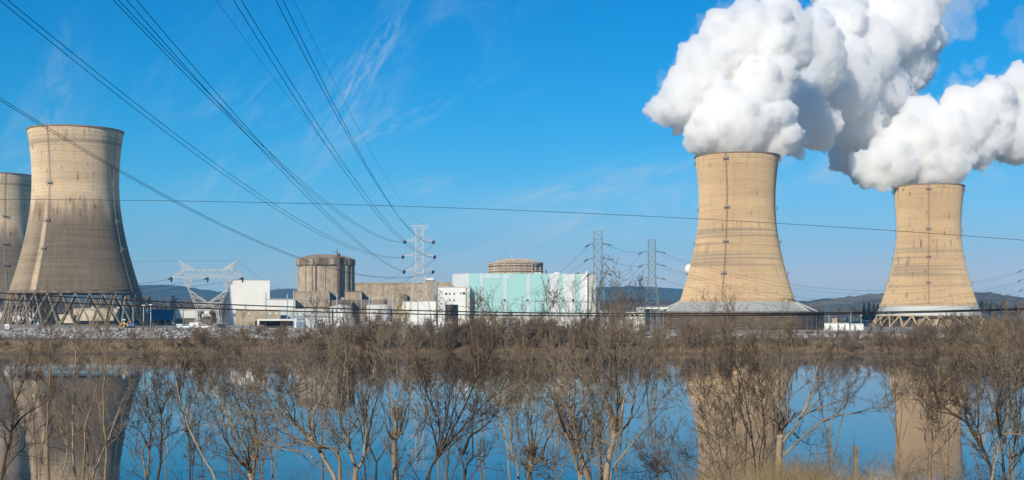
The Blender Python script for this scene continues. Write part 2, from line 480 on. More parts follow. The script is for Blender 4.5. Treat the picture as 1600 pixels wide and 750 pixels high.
for i in range(GXX.shape[0]):
    for j in range(GXX.shape[1]):
        X_, Y_ = GXX[i,j], GYY[i,j]
        if abs(X_) < 470 and Y_ < 460:
            a = 0.35 if Y_ > 300 else 0.25
            GZZ[i,j] += a * mnoise.noise(Vector((X_*0.09, Y_*0.12, 3.1))) + 0.5 * a * mnoise.noise(Vector((X_*0.3, Y_*0.3, 8.0)))
ny, nx = GXX.shape
V = np.stack([GXX, GYY, GZZ], -1).reshape(-1, 3)
idx = np.arange(ny*nx).reshape(ny, nx)
Q = np.stack([idx[:-1,:-1], idx[:-1,1:], idx[1:,1:], idx[1:,:-1]], -1).reshape(-1, 4)
link_mesh('ground', mesh_np('ground', V, Q, M['ground']), kind='structure')

def mat_water():
    t = NT('water')
    ob = t.tc.outputs['Object']; x, y, z = t.xyz(ob)
    v1 = t.comb(t.math('MULTIPLY', x, 0.5), y, 0.0)
    h = t.math('ADD', t.math('MULTIPLY', t.noise(v1, 0.35, 3, 0.5), 1.0), t.math('MULTIPLY', t.noise(v1, 1.6, 2, 0.5), 0.15))
    wp = t.noise(t.comb(t.math('MULTIPLY', x, 0.012), t.math('MULTIPLY', y, 0.05), 0.0), 1.0, 4, 0.6, 0.6)
    patch = t.rng(wp, 0.46, 0.62)
    nb = t.n.new('ShaderNodeBump'); nb.inputs['Distance'].default_value = 0.1
    t.l.new(t.math('ADD', 0.04, t.math('MULTIPLY', patch, 0.09)), nb.inputs['Strength']); t.l.new(h, nb.inputs['Height']); t.l.new(nb.outputs[0], t.b.inputs['Normal'])
    m = t.done((0.006, 0.024, 0.042), t.math('ADD', 0.02, t.math('MULTIPLY', patch, 0.05)), 0.42)
    t.b.inputs['IOR'].default_value = 1.333
    return m
M['water'] = mat_water()
wx, wy = [-2500, 2500], [76, 380]
link_mesh('water', mesh_np('water', np.array([[-2500,70,0],[2500,70,0],[2500,382,0],[-2500,382,0]], float), np.array([[0,1,2,3]]), M['water']), kind='structure')
rx = np.linspace(-460, 460, 140)
rv = np.array([[(x, 426, float(ground_z(x, 426)) + .30), (x, 436, float(ground_z(x, 436)) + .30), (x, 436.4, float(ground_z(x, 436)) - .6), (x, 425.6, float(ground_z(x, 426)) - .6)] for x in rx]).reshape(-1, 3)
ri = np.arange(len(rv)).reshape(-1, 4)
rq = np.stack([ri[:-1], np.roll(ri, -1, 1)[:-1], np.roll(ri, -1, 1)[1:], ri[1:]], -1).reshape(-1, 4)
link_mesh('levee_road', mesh_np('levee_road', rv, rq, M['asphalt'], False), kind='structure')

def mat_hill(name, a, b, fld):
    t = NT(name)
    ob = t.tc.outputs['Object']
    n1 = t.noise(ob, 0.035, 6, 0.75); n2 = t.noise(ob, 0.004, 3, 0.5)
    c = t.mix(t.rng(n1, 0.35, 0.65), a, b)
    c = t.mix(t.rng(n2, 0.58, 0.66, 0.0, 0.5), c, fld)
    t.bump(n1, 1.0, 6.0)
    return t.done(c, 1.0, 0.0)
M['hill_far'] = mat_hill('hill_far', (0.15,0.13,0.11), (0.075,0.07,0.065), (0.18,0.16,0.12))
M['hill_near'] = mat_hill('hill_near', (0.20,0.155,0.115), (0.09,0.075,0.06), (0.32,0.26,0.16))
def hill(name, Y, prof, mat, depth, rough):
    pxs = np.array([p[0] for p in prof], float); pys = np.array([p[1] for p in prof], float)
    n = 1500
    xx = np.linspace(pxs[0], pxs[-1], n)
    hh = np.interp(xx, pxs, pys)
    k = np.ones(33) / 33
    hh = np.convolve(np.pad(hh, 16, mode='edge'), k, 'valid')
    crest = (HOR - hh) / F * Y + CAMZ - 5.0
    rows = 11
    ts = np.linspace(-1, 1, rows)
    V = np.zeros((rows, n, 3))
    for r, t in enumerate(ts):
        w = math.cos(t * math.pi / 2) ** 1.3 if abs(t) < 1 else 0
        V[r,:,0] = (xx - 800) / F * Y
        V[r,:,1] = Y + t * depth
        jit = np.array([mnoise.noise(Vector((x_*0.11, r*3.7, Y))) + 1.1*abs(mnoise.noise(Vector((x_*0.42, r*9.1, Y+5)))) + .7*mnoise.noise(Vector((x_*0.95, r*5.3, Y+9))) for x_ in xx])
        V[r,:,2] = 5.0 + np.maximum(crest, 0) * w + jit * rough * (w > 0.02)
    V[0,:,2] = 2; V[-1,:,2] = 2
    idx = np.arange(rows*n).reshape(rows, n)
    Q = np.stack([idx[:-1,:-1], idx[:-1,1:], idx[1:,1:], idx[1:,:-1]], -1).reshape(-1, 4)
    link_mesh(name, mesh_np(name, V.reshape(-1,3), Q, mat, True), kind='structure')
hill('hill', 5200, [(-700,478),(-300,470),(0,462),(120,452),(190,447),(225,446),(260,445),(300,449),(340,458),(390,456),(420,455),(445,450),(470,452),(540,458),(650,462),(760,460),(880,452),(940,449),(985,447),(1030,450),(1080,452),(1140,458),(1220,470),(1300,474),(1500,470),(1700,474),(2200,480)], M['hill_far'], 900, 3.6)
hill('hill', 3300, [(1150,482),(1220,474),(1262,471),(1300,468),(1335,464),(1360,461),(1395,460),(1440,462),(1480,462),(1515,457),(1535,459),(1560,464),(1600,470),(1700,476),(1900,482)], M['hill_near'], 500, 4.2)
hill('hill', 2400, [(-500,484),(0,478),(200,476),(300,476),(380,479),(440,477),(560,482),(880,476),(960,468),(1060,472),(1160,480)], M['hill_near'], 300, 3.0)

# ------------------------------------------------------------------ branching growth (vectorised)
def unit(a): return a / (np.linalg.norm(a, axis=-1, keepdims=True) + 1e-9)
def grow(p, d, L, r, K, wob, up, taper=0.35):
    """N branches of K points each"""
    N = len(p)
    pts = np.zeros((N, K, 3)); pts[:,0] = p
    d = unit(d)
    for k in range(1, K):
        d = unit(d + rng.normal(0, wob, (N,3)) + np.array([0,0,up]))
        pts[:,k] = pts[:,k-1] + d * (L / (K-1))[:,None]
    rad = r[:,None] * np.linspace(1, taper, K)[None,:]
    return pts, rad
def spawn(pts, rad, m, t0, t1, ang, lf, L0, rf, rmin):
    """m children from each polyline"""
    N, K, _ = pts.shape
    i = np.repeat(np.arange(N), m)
    t = (t0 + (t1 - t0)*rng.uniform(0, 1, len(i))**.6) * (K - 1)
    k = np.minimum(t.astype(int), K - 2); f = (t - k)[:,None]
    p = pts[i,k] * (1-f) + pts[i,k+1] * f
    tg = unit(pts[i,k+1] - pts[i,k])
    q = rng.normal(0, 1, (len(i),3)); q = unit(q - (q*tg).sum(1, keepdims=True) * tg)
    a = rng.uniform(ang[0], ang[1], len(i))[:,None]
    d = tg * np.cos(a) + q * np.sin(a)
    L = L0[i] * rng.uniform(lf[0], lf[1], len(i)) * (1.15 - 0.55 * t / (K-1))
    r = np.maximum(rad[i,k] * rf, rmin)
    return p, d, L, r
def tubes(polys, sides=3):
    """list of (pts (N,K,3), rad (N,K)) -> V, Q"""
    Vs, Qs, off = [], [], 0
    for pts, rad in polys:
        N, K, _ = pts.shape
        if N == 0: continue
        tg = unit(np.gradient(pts, axis=1))
        ref = unit(pts[:,-1] - pts[:,0]); alt = np.where(np.abs(ref[:,2:3]) < 0.8, [[0,0,1.0]], [[1.0,0.2,0]])
        a = unit(np.cross(tg, np.repeat(alt[:,None,:], K, 1))); b = np.cross(tg, a)
        an = 2*math.pi*np.arange(sides)/sides
        vv = pts[:,:,None,:] + rad[:,:,None,None] * (np.cos(an)[None,None,:,None]*a[:,:,None,:] + np.sin(an)[None,None,:,None]*b[:,:,None,:])
        Vs.append(vv.reshape(-1,3))
        base = off + (np.arange(N)*K*sides)[:,None,None] + (np.arange(K-1)*sides)[None,:,None]
        s0 = np.arange(sides)[None,None,:]; s1 = (np.arange(sides)+1) % sides; s1 = s1[None,None,:]
        q = np.stack([base+s0, base+s1, base+sides+s1, base+sides+s0], -1)
        Qs.append(q.reshape(-1,4)); off += N*K*sides
    return np.concatenate(Vs), np.concatenate(Qs)
def resample(P_, K):
    P_ = np.asarray(P_, float); n = len(P_)
    ext = np.vstack([2*P_[0]-P_[1], P_, 2*P_[-1]-P_[-2]])
    seg = np.concatenate([[0], np.cumsum(np.linalg.norm(np.diff(P_, axis=0), axis=1))])
    out = []
    for s in np.linspace(0, seg[-1], K):
        i = min(np.searchsorted(seg, s, 'right') - 1, n - 2)
        t = (s - seg[i]) / (seg[i+1] - seg[i] + 1e-9)
        a, b, c, d = ext[i], ext[i+1], ext[i+2], ext[i+3]
        out.append(0.5*((2*b) + (c-a)*t + (2*a-5*b+4*c-d)*t*t + (3*b-a-3*c+d)*t**3))
    return np.array(out), seg[-1]

# ------------------------------------------------------------------ cooling towers
M['ladder_brown'] = mat_plain('ladder_brown', (0.23,0.165,0.10), 0.8)
GZ0 = 5.0
def axes(px, Y):
    X = (px - 800) / F * Y
    d = math.hypot(X, Y)
    return X, np.array([-X / d, -Y / d]), np.array([Y / d, -X / d])
def rot_pt(X, Y, c, r, phi, rad, z):
    q = np.array([X, Y]) + rad * (math.cos(phi) * c + math.sin(phi) * r)
    return np.array([q[0], q[1], z])
def cooling_tower(px, Y, ztop, rtop, zt, rt, zb, rb, shell_mat, label, col=None, ladders=(), n_plat=3, rim_mat='rim', col_mat='column'):
    X, c, r = axes(px, Y)
    root = thing('cooling_tower', (X, Y, GZ0), label, 'cooling tower', 'concrete cooling towers on the island')
    ba = (ztop - zt) / math.sqrt((rtop / rt) ** 2 - 1)
    bb = (zt - zb) / math.sqrt((rb / rt) ** 2 - 1)
    def rad(z): return rt * math.sqrt(1 + ((z - zt) / (ba if z > zt else bb)) ** 2)
    zs = np.linspace(zb, ztop, 44)
    prof = [(rad(z), z) for z in zs] + [(rad(z) - (0.45 if z > zb + 6 else 0.9), z) for z in zs[::-1]]
    MB().lathe(prof, X, Y, 120, closed=True).build('shell', M[shell_mat], root, True)
    rp = rad(ztop)
    MB().lathe([(rp+.02, ztop-.7), (rp+.35, ztop-.6), (rp+.35, ztop+.12), (rp-.7, ztop+.12), (rp-.7, ztop-.7)], X, Y, 120, closed=True).build('rim', M[rim_mat], root)
    MB().lathe([(rb+.03, zb-.5), (rb+.45, zb-.5), (rb+.35, zb+.9), (rb-.04, zb+.9)], X, Y, 120).build('base_ring', M['conc_dark' if shell_mat == 'shell_old' else 'column_tan'], root)
    for phi in ladders:
        mb = MB()
        for off in (-0.3, 0.3):
            pts = []
            for z in np.linspace(zb + .5, ztop + .5, 40):
                q = rot_pt(X, Y, c, r, phi + off / rad(z), rad(z) + .45, z)
                pts.append(q)
            mb.tube(pts, 0.09, 4)
        for z in np.arange(zb + 1, ztop, 1.6):
            mb.bar(rot_pt(X, Y, c, r, phi - .3 / rad(z), rad(z) + .45, z), rot_pt(X, Y, c, r, phi + .3 / rad(z), rad(z) + .45, z), .1)
        mb.build('ladder', M['ladder_brown' if shell_mat != 'shell_old' else 'steel_grey'], root)
        fr = [0.185, 0.40, 0.63, 0.955] if n_plat == 4 else [0.26, 0.43, 0.655]
        for f in fr:
            z = zb + f * (ztop - zb)
            mb = MB(); w = 1.5
            a1, a2 = phi - w / rad(z), phi + w / rad(z)
            p1, p2 = rot_pt(X, Y, c, r, a1, rad(z) + .1, z), rot_pt(X, Y, c, r, a2, rad(z) + .1, z)
            q1, q2 = rot_pt(X, Y, c, r, a1, rad(z) + 1.5, z), rot_pt(X, Y, c, r, a2, rad(z) + 1.5, z)
            up = np.array([0, 0, .2]); top = np.array([0, 0, 1.3])
            mb.add([p1, p2, q2, q1, p1+up, p2+up, q2+up, q1+up], [(0,1,2,3),(4,7,6,5),(0,3,7,4),(3,2,6,7),(2,1,5,6),(1,0,4,5)])
            for a, b in ((q1, q1+top), (q2, q2+top), ((q1+q2)/2, (q1+q2)/2+top), (q1+top, q2+top), (p1+top, q1+top), (p2+top, q2+top), (q1+top*.5, q2+top*.5)):
                mb.bar(a, b, .16)
            # braces under the deck
            mb.bar(q1, p1 + np.array([0, 0, -1.6]), .16); mb.bar(q2, p2 + np.array([0, 0, -1.6]), .16)
            mb.build('platform', M['steel_grey'], root)
    if col:
        n, zf, rf, dia = col
        for k in range(n):
            a = 2 * math.pi * k / n; st = 2 * math.pi / n
            foot = np.array([X + rf * math.cos(a), Y + rf * math.sin(a), zf - .3])
            for sgn in (-1, 1):
                at = a + sgn * st
                head = np.array([X + (rb - .25) * math.cos(at), Y + (rb - .25) * math.sin(at), zb - .5])
                MB().tube([foot, head], dia / 2, 6).build('support_column', M[col_mat], root)
        MB().lathe([(rf-1.1, zf-.6), (rf-1.1, zf+.7), (rf+1.1, zf+.7), (rf+1.1, zf-.6)], X, Y, 96).build('basin_wall', M['conc_dark' if col_mat == 'column' else 'column_tan'], root)
    return root, X, rad, c, r

R = math.radians
cooling_tower(118.5, 735, 114.3, 25.8, 85.6, 23.3, 23.6, 35.3, 'shell_old', 'tall tan cooling tower at the left with a brown stained lower half, seen whole', (30, 5.6, 40.2, .88), (R(-35), R(57)))
cooling_tower(-3, 969, 114.3, 25.8, 85.6, 23.3, 23.6, 35.3, 'shell_old', 'cooling tower at the left edge standing behind another and cut by the frame', (30, 5.4, 40.2, .88), (R(-80), R(10)))
tc_, XC, radC, cC, rC = cooling_tower(1151.5, 827, 111.2, 26.4, 81.6, 23.8, 19.7, 35.9, 'shell_warm', 'tan cooling tower giving off steam, standing on a wide brown louvred ring', None, (R(-14.5), R(76), R(-103)), 4)
td_, XD, radD, cD, rD = cooling_tower(1450.8, 1020, 111.2, 26.6, 78.0, 23.9, 18.6, 36.4, 'shell_warm_b', 'rightmost tan cooling tower with steam, white band at its foot and slanting legs', None, (R(0), R(88), R(-90)), 4)
# tower C: sloping slatted roof of the fill ring, louvre rows, rim, deck
Y = 827
MB().lathe([(36.4, 19.2), (44.6, 13.6), (44.6, 13.2), (36.4, 18.6)], XC, Y, 120, closed=True).build('skirt_roof', M['skirt_grey'], tc_)
for k in range(90):
    a = 2 * math.pi * k / 90
    d = np.array([math.cos(a), math.sin(a)])
    p = np.array([XC + 36.5*d[0], Y + 36.5*d[1], 19.35]); q = np.array([XC + 44.7*d[0], Y + 44.7*d[1], 13.75])
    if d @ cC > -0.15: MB().bar(p, q, .22).build('roof_rib', M['skirt_white'], tc_)
MB().lathe([(44.6, 13.2), (53.4, 12.9), (53.4, 12.4), (44.6, 12.6)], XC, Y, 120, closed=True).build('ring_deck', M['conc_dark'], tc_)
MB().lathe([(51.2, .2), (51.2, 12.45)], XC, Y, 120).build('fill_wall', M['pipe'], tc_)  # dark backdrop, gives the gaps between louvres their shade by colour
M['louvre'] = mat_plain('louvre', (0.19,0.135,0.088), 0.85, 0.35, 0.35)
M['louvre_rim'] = mat_plain('louvre_rim', (0.17,0.125,0.085), 0.85, 0.35, 0.35)
for k in range(9):
    z = .7 + k * 1.3
    MB().lathe([(51.9, z + .95), (52.75, z), (52.85, z + .1), (52.0, z + 1.05)], XC, Y, 120, closed=True).build('louvre', M['louvre'], tc_)
MB().lathe([(53.2, 12.2), (53.5, 12.2), (53.5, 13.4), (53.2, 13.4)], XC, Y, 120, closed=True).build('ring_parapet', M['louvre_rim'], tc_)
mb = MB()
for k in range(150):
    a = 2 * math.pi * k / 150
    x_, y_ = XC + 53.3*math.cos(a), Y + 53.3*math.sin(a)
    mb.bar((x_, y_, 13.3), (x_, y_, 14.3), .14)
mb.build('railing_posts', M['pipe'], tc_, kind='stuff')
for k in range(60):
    a = 2 * math.pi * k / 60
    d = np.array([math.cos(a), math.sin(a)])
    if d @ cC > -0.2:
        MB().bar((XC + 53.0*d[0], Y + 53.0*d[1], .4), (XC + 53.0*d[0], Y + 53.0*d[1], 12.4), .26).build('louvre_post', M['louvre_rim'], tc_)
for sg in (-1, 1):   # walkway stairs from the ring deck up to the shell, seen at both sides
    for o in (0, 1.4):
        p = rot_pt(XC, Y, cC, rC, sg * R(86) , 36.2, 19.9 - o * .5); q = rot_pt(XC, Y, cC, rC, sg * R(86), 49.5, 13.6 - o * .2)
        MB().tube([p, q], .22, 5).build('stair_rail', M['galv_white'], tc_)
    mb = MB()
    for f in np.linspace(0, 1, 12):
        b = p * (1 - f) + q * f
        mb.bar(b, b + np.array([0, 0, 1.2]), .14)
    mb.build('stair_posts', M['galv'], tc_, kind='stuff')

# tower D: white band, slanting legs, low wall
Y = 1020
MB().lathe([(36.75, 18.3), (39.6, 10.9), (39.0, 10.9), (36.1, 18.3)], XD, Y, 120, closed=True).build('white_band', M['skirt_white'], td_)
MB().lathe([(39.7, 10.5), (39.9, 10.5), (39.9, 11.2), (39.5, 11.2)], XD, Y, 120, closed=True).build('band_edge', M['column_tan'], td_)
n = 24
for k in range(n):
    a = 2*math.pi*k/n + .04
    foot = (XD + 43.5*math.cos(a), Y + 43.5*math.sin(a), 2.2)
    for sgn in (-1, 1):
        at = a + sgn*math.pi/n
        MB().tube([foot, (XD + 38.6*math.cos(at), Y + 38.6*math.sin(at), 11.0)], .62, 6).build('support_column', M['column_tan'], td_)
a0 = math.atan2(cD[1], cD[0])
MB().lathe([(34.5, 1.6), (34.5, 10.6), (35.3, 10.6), (35.3, 1.6)], XD, Y, 60, a0 - R(12), a0 + R(80), False).build('inner_wall', M['column_tan'], td_)
MB().lathe([(33.5, 1.6), (33.5, 10.8)], XD, Y, 60).build('fill_wall', M['pipe'], td_)  # dark ring inside the legs, its colour stands for the shade between them

# ------------------------------------------------------------------ buildings
def bx(mb, x0, x1, y0, y1, Yf, d, inset=0.0):
    """box whose front face fills the pixel rectangle at depth Yf; y1 None goes to the ground"""
    a = P(x0, y0, Yf); b = P(x1, y0, Yf)
    z1 = a[2]; z0 = 0.6 if y1 is None else P(x0, y1, Yf)[2]
    mb.box(a[0], b[0], Yf + inset, Yf + inset + d, z0, z1)
    return mb
def rotz(mb, cx, cy, ang):
    ca, sa = math.cos(ang), math.sin(ang)
    mb.v = [(cx + (x-cx)*ca - (y-cy)*sa, cy + (x-cx)*sa + (y-cy)*ca, z) for x, y, z in mb.v]
    return mb
class Bld:
    def __init__(s, name, px, Yf, label, cat, group=None, face=1.0):
        p = P(px, 0, Yf)
        s.cx, s.cy = p[0], Yf
        s.ang = math.atan2(-p[0], Yf) * face
        s.root = thing(name, (p[0], Yf, GZ0), label, cat, group)
        s.Y = Yf
    def part(s, name, mat, *rects, smooth=False):
        mb = MB()
        for r_ in rects: bx(mb, *r_)
        return s.mb(name, mat, mb, smooth)
    def mb(s, name, mat, mb, smooth=False, kind=None):
        return rotz(mb, s.cx, s.cy, -s.ang if False else s.ang).build(name, M[mat], s.root, smooth, kind=kind)

# tall white block left of the domed reactor and its low wing
b = Bld('storage_building', 390, 826, 'tall blank white block building behind the Y-shaped pylon, partly shadowed', 'building')
b.part('wall', 'white', (358, 421, 438.5, None, 826, 16))
b.part('roof', 'white_dirty', (358.6, 420.4, 438.0, 439.2, 826.4, 15))
b = Bld('storage_building', 438, 808, 'long low white building between the tall white block and the reactor', 'building')
b.part('wall', 'white', (421.6, 461, 467.5, None, 808, 12))
b.part('roof', 'white_dirty', (421.4, 461.3, 466.9, 468.1, 807.6, 12.8))
b.part('vent_box', 'blue_paint', (441.5, 448, 465.2, 467.2, 810, 3))
b = Bld('low_building', 402, 760, 'low tan building in front of the tall white block', 'building')
b.part('wall', 'tan', (369, 437.5, 484.5, None, 760, 10))
b.part('roof', 'conc_warm', (368.7, 437.8, 483.8, 485.0, 759.7, 10.6))
for x in (388, 420, 430): b.part('window', 'white_blue', (x, x + 3.5, 488.5, 491.5, 759.75, .2))
b = Bld('low_building', 475, 780, 'low white building with blue-grey bands at the foot of the reactor base', 'building')
b.part('wall', 'white_dirty', (438.5, 518, 482.5, None, 780, 12))
b.part('band', 'blue_metal', (440, 516, 494.2, 495.6, 779.8, .15))
for x in (455, 463, 485): b.part('door', 'galv_blue', (x, x + 3, 487, None, 779.75, .2))

# first reactor: ribbed drum, dark ring beam, dome, vent stack, base blocks
Yr = 850.0; Xr = (509 - 800) / F * Yr; k_ = Yr / F
X_, cR, rR = axes(509, Yr)
root = thing('reactor_building', (Xr, Yr, GZ0), 'domed concrete reactor building with ribbed drum and dark stained ring beam', 'reactor building')
zr = lambda y: CAMZ + (HOR - y) * k_
rd = 42.2 * k_
MB().lathe([(rd, GZ0 - .3), (rd, zr(405)), (rd - 1.2, zr(405))], Xr, Yr, 64).build('drum_wall', M['conc'], root, False)
MB().lathe([(rd + .9, zr(416)), (rd + 1.15, zr(415)), (rd + 1.15, zr(405.2)), (rd + .2, zr(404.6))], Xr, Yr, 64).build('ring_beam', M['conc_dark'], root)
dome = [((rd - .3) * math.cos(t) , zr(406) + (zr(397.3) - zr(406)) * math.sin(t)) for t in np.linspace(0, math.pi/2, 12)]
MB().lathe([(rd + .3, zr(405.2))] + dome, Xr, Yr, 64).build('dome', M['conc_dark'], root, True)
for k in range(26):
    a = 2*math.pi*k/26
    d = np.array([math.cos(a), math.sin(a)])
    if d @ cR < -0.1: continue
    tng = np.array([-d[1], d[0]])
    q = np.array([Xr, Yr]) + d*(rd + 1.2)
    mb = MB(); w, dp = 1.35, .35
    mb.box(-w, w, -.2, dp, zr(414.6), zr(405.8))
    mb.v = [(q[0] + x*tng[0] + y*d[0], q[1] + x*tng[1] + y*d[1], z) for x, y, z in mb.v]
    mb.build('ring_panel', M['conc_dark' if k % 3 else 'conc'], root)
for phi, w, dp, mt in ((-78, .9, .9, 'conc'), (-47, .8, .7, 'conc'), (-31, .8, .7, 'conc'), (-3, .6, .5, 'conc'), (45, 1.1, 1.3, 'conc'), (62, .8, 1.4, 'conc_warm'), (80, .9, 1.2, 'conc')):
    a = R(phi); d = math.cos(a)*cR + math.sin(a)*rR; tng = np.array([-d[1], d[0]])
    q = np.array([Xr, Yr]) + d*rd
    mb = MB().box(-w, w, -.3, dp, GZ0, zr(416.2))
    mb.v = [(q[0] + x*tng[0] + y*d[0], q[1] + x*tng[1] + y*d[1], z) for x, y, z in mb.v]
    mb.build('pilaster', M[mt], root)
for phi in (-20,):
    a = R(phi); d = math.cos(a)*cR + math.sin(a)*rR; tng = np.array([-d[1], d[0]]); q = np.array([Xr, Yr]) + d*(rd + .3)
    mb = MB()
    for s_ in (-.35, .35): mb.bar((q[0]+s_*tng[0], q[1]+s_*tng[1], zr(457)), (q[0]+s_*tng[0], q[1]+s_*tng[1], zr(416)), .2)
    for z in np.arange(zr(457), zr(416), 1.0): mb.bar((q[0]-.35*tng[0], q[1]-.35*tng[1], z), (q[0]+.35*tng[0], q[1]+.35*tng[1], z), .2)
    mb.build('ladder', M['dark'], root)
a = R(24); d = math.cos(a)*cR + math.sin(a)*rR; q = np.array([Xr, Yr]) + d*(rd + 2.4)
MB().tube([(q[0], q[1], GZ0), (q[0], q[1], zr(398))], 1.15, 14).build('vent_stack', M['pipe'], root, True)
MB().tube([(q[0]-.9, q[1], zr(399)), (q[0]-.9, q[1], zr(391.5))], .28, 6).build('vent_pipe', M['pipe'], root)
MB().bar((q[0]-4.2, q[1], zr(395.5)), (q[0]-.9, q[1], zr(395.8)), .3).build('vent_arm', M['pipe'], root)
for k in range(24):
    a = R(-75 + k*6.5); d = math.cos(a)*cR + math.sin(a)*rR; q = np.array([Xr, Yr]) + d*(rd + .8)
    MB().bar((q[0], q[1], zr(405)), (q[0], q[1], zr(402.8)), .12).build('railing_post', M['pipe'], root)
b = Bld('annex_building', 490, 822, 'plain tan concrete annex block at the left foot of the domed reactor', 'building')
b.part('wall', 'conc_warm', (459.5, 514.5, 455.2, None, 822, 9))
b.part('coping', 'conc', (459.2, 514.8, 454.4, 456.0, 821.7, 9.6))
b = Bld('annex_building', 532, 826, 'low tan concrete block below the vent stack of the domed reactor', 'building')
b.part('wall', 'conc_dark', (515, 549, 468.8, None, 826, 6))
b.part('roof_unit', 'galv_blue', (533, 538, 464.6, 468.9, 826.5, 2))
b = Bld('annex_building', 550, 838, 'small tan block standing proud at the right of the domed reactor', 'building')
b.part('wall', 'conc_warm', (535.5, 564.5, 455.3, None, 838, 14))
b.part('coping', 'conc_dark', (535.3, 564.8, 454.6, 455.9, 837.7, 14.6))

# long tan auxiliary hall with a stair tower
b = Bld('auxiliary_building', 610, 848, 'long tan concrete hall between the domed reactor and the white pylon', 'building', face=.6)
b.part('wall', 'conc_warm', (551.5, 664.5, 442.4, None, 848, 20))
b.part('coping', 'conc', (551.2, 664.8, 441.4, 443.4, 847.6, 20.5))
b.part('wall_pipe', 'white_dirty', (550.2, 551.3, 440, 466, 847.3, .5))
b.part('portal', 'conc_warm', (618.5, 633, 458.6, None, 844, 3.5))
b.part('portal_frame', 'conc_dark', (629.8, 635.5, 459.6, None, 843.5, 2.5))
b.part('low_wing', 'conc_dark', (549, 596, 468.4, None, 836, 10))
b = Bld('stair_tower', 673, 839, 'square tan concrete stair tower at the end of the long hall', 'building')
b.part('wall', 'conc', (664, 680.2, 438.4, None, 839, 12))
b.part('coping', 'conc_dark', (663.8, 680.5, 437.8, 439.0, 838.7, 12.6))
b.part('roof_box', 'white', (665, 677.5, 434.2, 438.0, 843, 5))
b = Bld('auxiliary_building', 694, 905, 'low tan block showing between the stair tower and the white office', 'building')
b.part('wall', 'conc_warm', (682, 712, 440.4, None, 905, 12))
for x in (694, 697.3): b.part('antenna', 'galv', (x, x + .35, 422, 440.6, 906, .2))
b = Bld('low_building', 657, 800, 'low white wall building under the white lattice pylon', 'building')
b.part('wall', 'white', (633.5, 681, 471, None, 800, 9))
b.part('door', 'beige', (628, 632.5, 470, None, 799.8, .3))

# tanks
def tank(px, Y, hw, ytop, label, drum=None):
    X = (px - 800) / F * Y; k = Y / F; z = lambda y: CAMZ + (HOR - y) * k
    root = thing('storage_tank', (X, Y, GZ0), label, 'tank', 'storage tanks beside the reactor')
    MB().lathe([(hw*k, GZ0 - .3), (hw*k, z(ytop)), (hw*k*.98, z(ytop) + .05)], X, Y, 40).build('tank_wall', M['white_dirty'], root, True)
    if drum:
        dw, dy, ty = drum
        MB().lathe([(hw*k, z(ytop)), (dw*k, z(ytop) + .5)], X, Y, 40).build('tank_roof', M['conc'], root)
        prof = [(dw*k, z(ytop)), (dw*k, z(dy))] + [(dw*k*math.cos(t), z(dy) + (z(ty) - z(dy))*math.sin(t)) for t in np.linspace(.1, math.pi/2, 8)]
        MB().lathe(prof, X, Y, 40).build('tank_dome', M['conc'], root, True)
        for j in range(14):
            a = math.atan2(-Y, -X) + R(-80 + j * 12)
            MB().bar((X + dw*k*1.0*math.cos(a), Y + dw*k*math.sin(a), z(ytop)), (X + dw*k*math.cos(a), Y + dw*k*math.sin(a), z(dy)), .35).build('tank_rib', M['conc_dark'], root)
    else:
        MB().lathe([(hw*k*1.02, z(ytop)), (0.1, z(ytop) + 1.6)], X, Y, 40).build('tank_roof', M['white'], root)
tank(592, 790, 19, 477, 'white round tank with a ribbed grey dome on top', (12.5, 468.5, 462.6))
tank(533, 790, 18, 479.5, 'white round tank left of the domed tank')

# white office with dark windows
b = Bld('office_building', 706, 783, 'white office block with small dark windows left of the turquoise hall', 'building')
b.part('wall', 'white', (684.5, 727.6, 448.6, None, 783, 5))
b.part('roof', 'white_dirty', (684.3, 727.9, 448.0, 449.2, 782.7, 5.6))
b.part('roof_unit', 'galv', (700.5, 710, 445.8, 448.4, 784, 3))
for (x, y, w, h) in ((701.6, 457.2, 1.9, 3.4), (708.4, 457.2, 1.9, 3.4), (701.6, 467.4, 1.9, 3.4), (708.4, 467.4, 1.9, 3.4), (695.2, 457.4, 3.4, 3.0), (718.8, 456.6, 1.4, 3.2), (722.2, 456.6, 4.4, 3.2)):
    w_ = b.part('window', 'galv', (x, x + w, y, y + h, 782.72, .2))
    mb = bx(MB(), x + .3, x + w - .3, y + .35, y + h - .35, 782.66, .2); rotz(mb, b.cx, b.cy, b.ang).build('pane', M['glass'], w_)
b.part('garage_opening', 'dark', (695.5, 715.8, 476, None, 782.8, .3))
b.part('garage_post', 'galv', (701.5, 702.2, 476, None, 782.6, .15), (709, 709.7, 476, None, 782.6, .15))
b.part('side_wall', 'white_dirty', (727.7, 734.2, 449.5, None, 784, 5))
mb = MB()
for i, y in enumerate(np.linspace(456, 488, 8)):
    bx(mb, 680.8, 689.5, y, y + .7, 767, 2.2)
    p, q = P(681 if i % 2 else 689, y + .3, 767.2), P(689 if i % 2 else 681, y - 3.8, 767.2)
    mb.bar(p, q, .35)
for x in (680.8, 685, 689.2): bx(mb, x, x + .5, 453, None, 767, .25)
b.mb('outside_stair', 'galv', mb)

